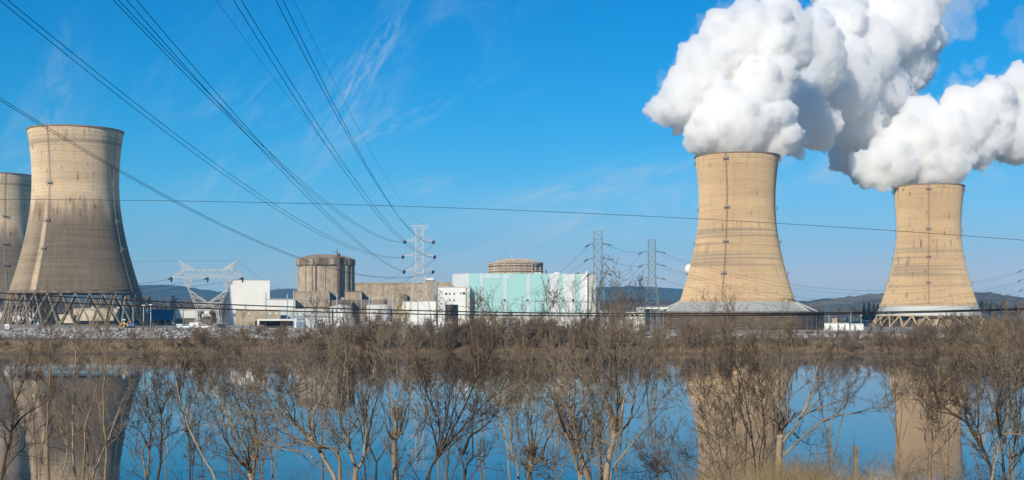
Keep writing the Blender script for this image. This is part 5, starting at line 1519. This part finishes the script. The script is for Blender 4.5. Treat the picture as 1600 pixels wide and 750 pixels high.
T('bare_tree', 27, 2, [(30, [(490,750),(430,640),(385,560),(330,490),(240,410),(180,300),(100,210),(40,150)]), (25, [(515,750),(505,590),(430,545),(330,535),(240,500),(190,450),(130,350),(90,270),(40,180)]), (16, [(345,520),(330,400),(325,340),(345,290),(340,200),(300,100),(265,0)]), (18, [(345,500),(355,330),(400,250),(450,80)]), (12, [(505,590),(510,550),(510,520)]),
  (12, [(380,640),(300,580),(200,565),(120,540)]), (14, [(330,480),(180,350),(60,330),(-20,280)]), (11, [(400,560),(410,420),(430,300)]), (10, [(240,410),(235,280),(180,190)])], 'big low bare tree spreading long crooked limbs to the left', 'light', dens=1.15)
T('bare_tree', 30, 2, [(29, [(615,750),(605,640),(575,560),(560,500),(530,420),(520,300),(540,130),(555,0)]), (24, [(612,710),(655,640),(670,520),(685,370),(690,260),(715,150),(735,30),(750,-60)]), (14, [(578,560),(575,490),(570,300),(565,50),(560,-60)]), (12, [(520,525),(585,460)])], 'bare tree with two tall curving stems in front of the dome reflection', 'light')
T('bare_tree', 34, 2, [(18, [(740,750),(738,640),(700,550),(690,450),(640,280),(590,150)]), (11, [(740,640),(789,570),(820,480)])], 'thin dark forked bare tree left of the pale pollard', 'dark')
T('pollard_tree', 30, 3, [(36, [(65,750),(62,600),(68,490)]), (11, [(66,490),(40,400),(30,250),(20,0)]), (10, [(68,490),(75,350),(78,100),(80,-100)]), (12, [(75,490),(100,440),(150,260),(165,130),(200,0)]), (12, [(80,495),(140,400),(155,250),(140,100)]), (10, [(60,500),(20,440),(-10,250)]), (10, [(80,500),(110,350),(118,120),(116,20)]), (10, [(75,480),(55,300),(25,130),(0,0)])],
  'pale pollard with a straight trunk and thin upright shoots under the white pylon', 'light')
T('bare_tree', 28, 3, [(12, [(100,745),(180,590),(240,430),(290,290),(340,180)]), (9, [(90,740),(80,620),(110,500)])], 'thin slanting bare stem right of the pale pollard', 'mid')
T('bare_tree', 26, 3, [(18, [(260,750),(330,600),(420,500),(600,300),(760,170)]), (15, [(285,700),(300,660),(380,500),(440,270),(520,80),(550,0)]), (14, [(310,650),(480,330),(560,150),(640,10)]), (13, [(325,620),(330,560),(340,400),(270,230),(220,80)]), (12, [(330,610),(460,500),(560,440)]), (13, [(318,640),(370,430),(420,200),(425,80)]), (12, [(330,600),(300,440),(250,260)])],
  'dense grey fan of slanting bare stems below the turquoise hall', 'dark', dens=1.0)
T('bare_tree', 31, 3, [(24, [(495,750),(485,640),(455,545)]), (20, [(484,590),(530,480),(570,455),(640,400),(700,310)]), (15, [(500,740),(520,640),(560,605),(615,605)]), (14, [(390,750),(395,620),(400,520),(390,400)]), (10, [(548,600),(545,450),(535,330)])], 'dark crooked bare tree with a broken side limb pointing right', 'dark')
T('bare_tree', 33, 4, [(18, [(40,750),(30,660),(0,580),(-45,490),(-70,400),(-90,300)]), (10, [(0,580),(-10,420),(0,280)])], 'bare tree curving up left, just left of the bushy pollard', 'light')
T('pollard_tree', 31, 4, [(40, [(105,750),(112,700),(115,670)]), (15, [(118,650),(125,550),(120,450),(110,250),(90,60)]), (13, [(105,670),(70,620),(40,500),(0,230)]), (14, [(125,650),(165,500),(200,400),(215,260),(240,60)]), (15, [(135,650),(180,620),(210,520),(280,380),(340,200)]), (12, [(95,690),(55,640),(30,400),(0,330)]), (11, [(190,625),(215,655),(250,690)]), (11, [(120,640),(150,420),(160,200)]), (11, [(110,640),(95,400),(60,180)])],
  'bushy pollard with a knobbly head and dense upright shoots in the centre', 'light', dens=1.15)
T('bare_tree', 29, 4, [(10, [(250,745),(265,640),(310,480),(325,380)]), (9, [(300,745),(345,600),(360,500)])], 'two thin slanting pale stems left of the thick leaning trunk', 'light', leaders=1)
T('bare_tree', 27, 4, [(44, [(475,760),(430,640),(395,510)]), (28, [(420,750),(375,580),(330,460),(280,340),(200,260)]), (16, [(350,500),(300,380),(260,200)]), (14, [(395,510),(380,330),(390,200),(380,60)]), (16, [(405,520),(480,430),(530,370)]), (18, [(430,720),(480,600),(510,500),(490,330)]), (13, [(380,520),(330,330),(330,150)]), (12, [(400,510),(440,330),(430,180)])],
  'thick leaning pale trunk with a crowded head of shoots, right of centre', 'light', dens=1.2)
T('bare_tree', 33, 4, [(26, [(550,750),(548,560),(545,400),(560,280),(600,180)]), (12, [(546,420),(500,300),(480,200)])], 'dark upright trunk standing behind the stout pollard', 'dark')
T('pollard_tree', 26, 4, [(40, [(580,750),(600,600),(630,480)]), (15, [(615,470),(590,300),(540,100),(530,0)]), (16, [(640,450),(650,300),(640,50),(635,-90)]), (13, [(655,450),(690,250),(720,100),(720,0)]), (15, [(660,470),(730,370),(760,200),(789,140),(840,40)]), (19, [(590,520),(555,510),(525,480)]), (11, [(525,480),(505,360),(490,280)]), (16, [(620,690),(700,580),(789,460),(850,360),(890,280),(960,220),(1030,100)]), (12, [(640,450),(610,280),(600,60),(605,-120)]), (11, [(520,490),(510,560),(560,610)]), (11, [(650,460),(670,250),(672,20)])],
  'stout pollard with a thick knob and tall straight shoots', 'light', dens=1.0)
# stems in front of the reflection of the louvred tower
T('bare_shrub', 34, 5, [(11, [(640,700),(590,500),(560,300),(520,100),(470,0)]), (9, [(560,720),(500,600),(480,480),(420,300),(370,180)]), (9, [(500,720),(450,500),(370,360),(280,260)]), (8, [(590,560),(530,420),(500,300)])], 'thin left-leaning bare stems at the left of the tan tower reflection', 'mid', 'shrub', dens=1.3)
T('bare_shrub', 36, 5, [(13, [(720,740),(690,520),(680,400),(650,250),(610,80),(560,0)]), (11, [(730,700),(760,430),(755,300),(730,100)]), (11, [(740,720),(770,500),(740,200),(700,50)]), (9, [(690,500),(630,360),(580,200),(500,40)])], 'dark left-leaning bare stems in the middle of the tan tower reflection', 'dark', 'shrub', dens=1.3)
T('bare_shrub', 32, 5, [(8, [(470,745),(300,600),(160,580),(40,600)]), (8, [(420,740),(250,660),(100,640)]), (7, [(500,745),(560,640),(700,580)]), (7, [(200,745),(150,690),(20,700)]), (7, [(60,745),(90,640),(180,560)])], 'low tangle of arching grey twigs at the bottom right of the stout pollard', 'mid', 'shrub', dens=1.25, leaders=1)
T('pollard_tree', 29, 6, [(50, [(62,750),(66,620),(75,490)]), (14, [(85,480),(100,300),(95,150),(85,0)]), (12, [(68,480),(40,350),(0,200)]), (13, [(95,480),(125,300),(150,100),(160,-50)]), (19, [(95,510),(160,430),(210,350),(290,200),(340,130)]), (12, [(205,355),(250,250),(300,80),(320,0)]), (11, [(190,385),(330,240),(450,200)]), (11, [(215,345),(420,270),(520,240)]), (16, [(95,600),(250,450),(350,380),(420,355),(560,330),(720,290)]), (11, [(70,480),(70,300),(75,100),(60,-40)]), (9, [(160,460),(200,500),(250,530),(325,533)])],
  'pollard with a split stump and long limbs reaching right over the blue water', 'light', dens=.95)
T('bare_tree', 31, 7, [(26, [(205,750),(215,570),(260,440),(268,350),(260,250),(200,120),(160,40)]), (10, [(215,560),(178,500),(180,450),(200,420)]), (12, [(266,310),(240,200),(250,60)]), (11, [(262,200),(300,150),(370,90),(440,10)]), (9, [(262,380),(180,260),(100,180)])], 'brown bare tree with a looped limb in front of the rightmost tower reflection', 'mid', dens=1.4)
T('bare_tree', 29, 7, [(28, [(600,745),(570,640),(530,540),(480,460),(430,390),(360,350),(280,330)]), (16, [(520,540),(440,400),(420,280),(380,180)]), (13, [(500,490),(510,330),(490,150)]), (12, [(400,370),(300,300),(330,255),(390,300)]), (12, [(540,560),(500,430),(440,330)])], 'bare tree with a heavy dark limb arching to the left, right corner', 'dark', dens=1.2)
T('bare_tree', 27, 7, [(23, [(590,755),(620,600),(640,470)]), (18, [(640,480),(632,370),(620,330),(600,150),(590,-40)]), (16, [(640,475),(690,465),(780,470)]), (15, [(610,640),(600,480),(570,400),(545,370)]), (13, [(670,465),(690,300),(680,60),(690,-120)]), (13, [(740,465),(730,300),(760,100)]), (11, [(625,340),(650,180),(660,0)]), (11, [(600,330),(560,180),(540,20)]), (11, [(700,460),(720,260),(715,0)])],
  'pale forked bare tree with upright shoots at the right edge', 'light', dens=1.15)
T('bare_tree', 31, 7, [(28, [(670,750),(655,600),(645,500),(640,400)]), (26, [(690,750),(720,600),(750,450),(789,420)]), (12, [(745,470),(700,250),(690,50)]), (13, [(715,610),(789,580)]), (12, [(760,440),(770,250),(790,60)]), (11, [(645,470),(640,260),(610,60)]), (10, [(750,450),(740,240),(745,-60)])], 'pair of thick bare trunks in the bottom right corner', 'mid', dens=1.2)
# slender trees whose tops show against hall, pylons and sky
def slim(px, ytop, Y, n, label, tone, spread=26, dens=1.0):
    st = []
    b = (px - 1400)*3.945
    for i in range(n):
        dx = (i - (n-1)/2)*spread*2.3 + rng.uniform(-25, 25)
        yt = (ytop + 30 + rng.uniform(0, 45) - 560)*3.945
        y0 = 745 if i == 0 else rng.uniform(520, 745)
        w1, w2, w3 = rng.uniform(-22, 22, 3)
        st.append((rng.uniform(10, 13) if i == 0 else rng.uniform(5, 10), [(b + (dx*.1 if y0 > 700 else w1*.3), y0), (b + dx*.3 + w1, y0*.6 + yt*.15 + 60), (b + dx*.62 + w2, y0*.3 + yt*.4 + 60), (b + dx + w3, yt)]))
    T('bare_tree', Y, 7, st, label, tone, dens=dens*.95, leaders=2, low=.42)
slim(60, 520, 48, 3, 'slim three-stemmed bare tree in front of the left tower legs', 'mid', 34)
slim(262, 520, 44, 3, 'slim bare tree group below the blue metal shed', 'mid', 30, 1.2)
slim(300, 515, 50, 4, 'fine-twigged bare tree below the Y-shaped pylon', 'dark', 40, 1.3)
slim(365, 505, 46, 4, 'fine-twigged bare tree below the open shelter', 'mid', 40, 1.3)
slim(430, 512, 48, 4, 'fine-twigged bare tree below the reactor annex', 'mid', 42, 1.2)
slim(506, 464, 40, 3, 'bare tree reaching up to the foot of the domed reactor', 'mid', 30)
slim(575, 456, 46, 4, 'dark bare tree reaching up in front of the ribbed dome tank', 'dark', 40, 1.1)
slim(690, 474, 45, 4, 'bare tree reaching up to the white office', 'mid', 44, 1.2)
slim(755, 434, 38, 3, 'bare tree whose thin tips cross the left end of the turquoise hall', 'mid', 36)
slim(800, 464, 47, 4, 'bare tree with tips in front of the middle of the turquoise hall', 'light', 40, 1.1)
slim(872, 438, 40, 3, 'bare tree whose tips cross the white panels of the hall', 'mid', 34, 1.1)
slim(925, 470, 44, 3, 'bare tree in front of the right end of the turquoise hall', 'dark', 34, 1.1)
slim(968, 428, 36, 4, 'tall thin bare tree with tips against the sky between the grey pylons', 'mid', 34, .9)
slim(1030, 484, 45, 3, 'bare tree in front of the pump house', 'mid', 40, 1.1)
slim(1120, 458, 37, 3, 'bare tree with tan tips against the left side of the steaming tower', 'light', 34, 1.2)
slim(1165, 462, 40, 3, 'bare tree with tan tips in front of the steaming tower skirt', 'light', 30, 1.2)
slim(1222, 462, 38, 3, 'bare tree with tan tips against the right side of the steaming tower', 'light', 28, 1.1)
slim(1300, 505, 60, 4, 'fine bare tree below the low white building', 'mid', 36, 1.1)
slim(1405, 486, 42, 4, 'bare tree in front of the slanting legs', 'mid', 40, 1.2)
slim(1480, 492, 44, 4, 'fine bare tree at the right foot of the rightmost tower', 'mid', 40, 1.2)
slim(1535, 478, 36, 5, 'tall pale bare tree with many straight tips near the right edge', 'light', 34, 1.1)
slim(1585, 486, 40, 4, 'pale bare tree cut by the right edge of the frame', 'light', 30, 1.1)

# fence post with two wires
Yf = 40.0
pf = P(1336.5, 697, Yf); gf = gz(Yf)
root = thing('fence_post', (pf[0], Yf, gf), 'weathered square wooden fence post at the bottom right', 'fence post')
MB().add([(pf[0]+sx*.062, Yf+sy*.062, gf-.3) for sx, sy in ((-1,-1),(1,-1),(1,1),(-1,1))] + [(pf[0]+sx*.058, Yf+sy*.058, pf[2] + (.03 if sx < 0 else -.01)) for sx, sy in ((-1,-1),(1,-1),(1,1),(-1,1))],
         [(0,3,2,1),(4,5,6,7),(0,1,5,4),(1,2,6,5),(2,3,7,6),(3,0,4,7)]).build('post', M['wood_post'], root)
for y, y2 in ((711.5, 702.5), (730, 724)):
    pts = [P(x, yy, Yf - .1 - (x - 1336)*.004) for x, yy in ((1337, y), (1370, y - 1.5), (1400, (y+y2)/2 + .5), (1437, y2), (1520, y2 - 14), (1640, y2 - 34))]
    tag(MB().tube(pts, .0045, 5).build('fence_wire', M['galv']), ('upper' if y < 715 else 'lower') + ' pale fence wire running right from the fence post', 'fence wire')
# brambles and straw on the near bank
def brambles(name, label, x0, x1, Y0, Y1, n, Lr, mat, r, lift=0.0):
    px = rng.uniform(x0, x1, n); Y = rng.uniform(Y0, Y1, n)
    pos = np.stack([(px-800)/F*Y, Y, np.interp(Y, GY, GZ) - .05 + lift], 1)
    d = np.concatenate([rng.normal(0, .55, (n, 2)), np.ones((n, 1))], 1)
    b0 = grow(pos, d, rng.uniform(*Lr, n), np.full(n, r), 9, .2, -.13, .5)
    b1 = grow(*spawn(*b0, 4, .2, 1, (.4, 1.1), (.2, .45), np.full(n, Lr[1]), .7, r*.6), 5, .25, -.04, .6)
    b2 = grow(*spawn(*b1, 2, .2, 1, (.4, 1.1), (.3, .6), np.full(len(b1[0]), Lr[1]*.3), .7, r*.55), 3, .25, 0, .7)
    V, Q = tubes([b0, b1, b2], 3)
    tag(link_mesh(name, mesh_np(name, V, Q, M[mat])), label, 'undergrowth', None, 'stuff')
brambles('brambles', 'tangled bare brambles filling the bottom right of the near bank', 1020, 1330, 27, 40, 260, (1.0, 2.1), 'twig_mid', .006)
brambles('brambles', 'bare brambles along the bottom edge at the far right', 1330, 1620, 30, 44, 190, (.9, 1.9), 'twig_mid', .006)
brambles('brambles', 'sparse bare brambles along the bottom edge on the left', -20, 420, 30, 46, 170, (.8, 1.7), 'twig_dark', .006)
brambles('brambles', 'sparse bare brambles along the bottom edge in the centre', 420, 1020, 30, 46, 150, (.7, 1.5), 'twig_mid', .006)
n = 4200
px = np.concatenate([rng.uniform(1180, 1290, 2600), rng.uniform(1060, 1420, 1600)]); Y = rng.uniform(23, 30, n)
blades(n, np.stack([(px-800)/F*Y, Y, np.interp(Y, GY, GZ) - .05], 1), rng.uniform(.5, 1.35, n), np.full(n, .006), .4, 'straw', 'tall_dry_grass', 'dry straw-coloured tall grass at the foot of the split pollard')

# ------------------------------------------------------------------ steam plumes
def ico(sub):
    import bmesh
    bm = bmesh.new(); bmesh.ops.create_icosphere(bm, subdivisions=sub, radius=1.0)
    v = np.array([q.co[:] for q in bm.verts]); f = np.array([[q.index for q in p.verts] for p in bm.faces]); bm.free()
    return v, f
I2, I1 = ico(3), ico(2)
def steam_mat(name, dens, aniso=0.0):
    m = bpy.data.materials.new(name); m.use_nodes = True
    nt = m.node_tree; nt.nodes.clear()
    o = nt.nodes.new('ShaderNodeOutputMaterial'); p = nt.nodes.new('ShaderNodeVolumePrincipled')
    p.inputs['Color'].default_value = (0.990, 0.988, 0.984, 1); p.inputs['Density'].default_value = dens; p.inputs['Anisotropy'].default_value = aniso
    nt.links.new(p.outputs[0], o.inputs['Volume'])
    return m
def plume(name, blobs, label, dens, voxel, n1, n2, rough=1.0, cut=None, parent=None):
    cen = np.array([P(x, y, D) for x, y, r_, D in blobs]); rad = np.array([r_*D/F for x, y, r_, D in blobs])
    allc, allr = [cen], [rad]
    i = np.repeat(np.arange(len(cen)), n1); d = unit(rng.normal(0, 1, (len(i), 3)))
    r1 = rad[i]*rng.uniform(.20, .42, len(i)); c1 = cen[i] + d*(rad[i]*rng.uniform(.74, .92, len(i)))[:,None]
    allc.append(c1); allr.append(r1)
    j = np.repeat(np.arange(len(c1)), n2); d = unit(rng.normal(0, 1, (len(j), 3)) + .6*unit(c1[j] - cen[i[j]]))
    r2 = r1[j]*rng.uniform(.28, .5, len(j)); c2 = c1[j] + d*(r1[j]*rng.uniform(.75, .95, len(j)))[:,None]
    allc.append(c2); allr.append(r2)
    Vs, Fs, off = [], [], 0
    for (c, r_), (v, f) in zip(zip(allc, allr), (I2, I1, I1)):
        if cut is not None:
            ok = np.ones(len(c), bool)
            for (cx, cy, cz, cr) in cut:
                ok &= ~((c[:,2] - r_*.9 < cz + .5) & (c[:,1] < cy) & (np.hypot(c[:,0]-cx, c[:,1]-cy) + r_*.9 > cr - .5) & (np.abs(c[:,0]-cx) < cr*.93))
                ok &= ~(((c[:,2] - r_*.9) < cz) & (np.hypot(c[:,0]-cx, c[:,1]-cy) > cr + 0*r_) & (np.hypot(c[:,0]-cx, c[:,1]-cy) < cr + 40) & (c[:,2] - r_ < cz - 6))
            c, r_ = c[ok], r_[ok]
        V = (c[:,None,:] + v[None]*r_[:,None,None]).reshape(-1, 3)
        Fs.append((f[None] + (np.arange(len(c))*len(v))[:,None,None]).reshape(-1, 3) + off); Vs.append(V); off += len(V)
    me = mesh_np(name + '_src', np.concatenate(Vs), np.concatenate(Fs), M['white'])
    o = bpy.data.objects.new(name + '_src', me); C.objects.link(o)
    md = o.modifiers.new('remesh', 'REMESH'); md.mode = 'VOXEL'; md.voxel_size = voxel; md.adaptivity = 0; md.use_smooth_shade = True
    dg = bpy.context.evaluated_depsgraph_get()
    ev = o.evaluated_get(dg)
    m2 = bpy.data.meshes.new_from_object(ev)
    bpy.data.objects.remove(o); bpy.data.meshes.remove(me)
    nv = len(m2.vertices); co = np.empty(nv*3, np.float32); m2.vertices.foreach_get('co', co); co = co.reshape(-1, 3)
    no = np.empty(nv*3, np.float32); m2.vertices.foreach_get('normal', no); no = no.reshape(-1, 3)
    dsp = np.empty(nv)
    for q in range(nv):
        v_ = Vector(co[q]*.085)
        dsp[q] = 1.5*mnoise.noise(v_) + 2.4*abs(mnoise.noise(v_*2.2)) + 2.1*abs(mnoise.noise(v_*4.9)) + 1.3*abs(mnoise.noise(v_*10.7)) - 1.2
    co = co + no*(dsp*rough)[:,None]
    org = cen[0]
    co = co - org
    m2.vertices.foreach_set('co', co.astype(np.float32).ravel())
    m2.name = name
    m2.polygons.foreach_set('use_smooth', [True]*len(m2.polygons)); m2.update()
    m2.materials.clear(); m2.materials.append(steam_mat(name, dens))
    ob = link_mesh(name, m2, parent, label, 'steam' if parent is None else None)
    if parent is None: ob.location = org.tolist()
    else: ob.location = (org - np.array(parent.location)).tolist()
    print(name, 'verts', nv)
    return ob
b1 = [(1153,212,54,830),(1110,216,28,830),(1195,216,32,830),(1150,195,58,824),(1105,205,36,822),(1200,200,46,822),(1235,214,28,826),(1092,216,24,822),
      (1052,165,30,826),(1030,168,19,826),(1072,142,38,830),(1100,105,44,832),(1040,182,16,826),(1066,178,26,834),
      (1150,70,56,842),(1130,52,38,838),(1200,75,62,846),(1255,95,66,850),(1185,140,54,836),(1235,165,52,838),(1272,196,38,842),(1285,218,18,844),(1215,30,40,858),(1170,25,26,850),
      (1310,130,64,872),(1350,80,58,895),(1300,55,52,885),(1385,45,62,925),(1335,185,48,890),(1375,150,52,912),(1412,100,48,940),(1425,60,46,945),(1400,5,58,945),(1310,0,36,905),(1440,10,36,960),
      (1325,240,30,905),(1350,262,26,915),(1300,-30,36,915),(1360,-40,55,940),(1425,-45,50,965),(1385,205,40,930)]
def push(bl):   # the plume drifts away behind the other tower as it goes right
    return [(x, y, r_, D if x < 1210 else D + 60 + 100*min(1, (x-1210)/80)) for x, y, r_, D in bl]
b1 = push(b1)
pl1 = plume('steam_plume', b1, 'larger billowing white steam plume rising from the tower on the louvred ring', .34, 1.15, 16, 10, .9, [(XC, 827, 111.4, 25.0)])
b2 = [(1452,262,40,1024),(1420,264,28,1022),(1480,258,34,1022),(1400,252,40,1016),(1368,268,25,1016),(1350,258,24,1018),(1378,282,16,1014),(1432,220,46,1024),(1482,212,46,1024),(1498,250,24,1020),
      (1520,185,40,1030),(1500,165,32,1036),(1550,168,42,1040),(1545,210,36,1036),(1592,150,40,1056),(1585,208,48,1050),(1625,180,48,1064),(1640,125,44,1074),(1592,122,22,1062),(1665,200,56,1074),(1690,140,50,1090),(1530,235,26,1030),(1440,180,30,1034),(1700,220,40,1085)]
pl2 = plume('steam_plume', b2, 'smaller white steam plume rising from the rightmost tower and drifting right', .30, 1.3, 16, 10, 1.0, [(XD, 1020, 111.4, 25.4)])
plume('steam_veil', [(x, y, r_*1.06, D) for x, y, r_, D in b1 if y < 195], None, .016, 2.4, 13, 8, 3.2, None, pl1)
plume('steam_veil', [(x, y, r_*1.06, D) for x, y, r_, D in b2 if y < 245], None, .014, 2.6, 13, 8, 3.4, None, pl2)
b3 = [(1462,25,24,1010),(1490,20,26,1015),(1510,45,20,1020),(1480,55,18,1012),(1500,-10,30,1020),(1530,-5,16,1025)]
plume('steam_wisp', b3, 'thin grey-blue steam wisp thinning out at the upper right of the larger plume', .016, 2.0, 14, 7, 2.6)
b4 = [(1508,108,12,1030),(1530,100,9,1032),(1490,122,9,1030),(1540,118,6,1032),(1520,125,7,1031)]
plume('steam_wisp', b4, 'small faint steam wisp in the blue gap between the two plumes', .016, 1.4, 14, 7, 2.4)

b5 = [(1582,45,16,1075),(1600,25,18,1080),(1612,60,20,1085),(1590,72,12,1078)]
plume('steam_wisp', b5, 'faint grey steam wisp at the top right edge of the sky', .009, 2.0, 12, 6, 1.8)
print('TRIS', sum(sum(len(p.vertices) - 2 for p in me.polygons) for me in bpy.data.meshes if me.users))

# ------------------------------------------------------------------ haze
hz = MB().box(-7300, 7300, -600, 7300, -5.0, 385.0).build('haze', M['white'], kind='stuff')
hz.data.materials.clear()
hm = bpy.data.materials.new('haze'); hm.use_nodes = True
hm.node_tree.nodes.clear()
o_ = hm.node_tree.nodes.new('ShaderNodeOutputMaterial'); v_ = hm.node_tree.nodes.new('ShaderNodeVolumePrincipled')
v_.inputs['Color'].default_value = (0.10, 0.58, 1.0, 1); v_.inputs['Density'].default_value = 0.00008; v_.inputs['Anisotropy'].default_value = -0.1
hm.node_tree.links.new(v_.outputs[0], o_.inputs['Volume'])
hz.data.materials.append(hm)
hz['label'] = 'pale blue air haze over the whole valley'
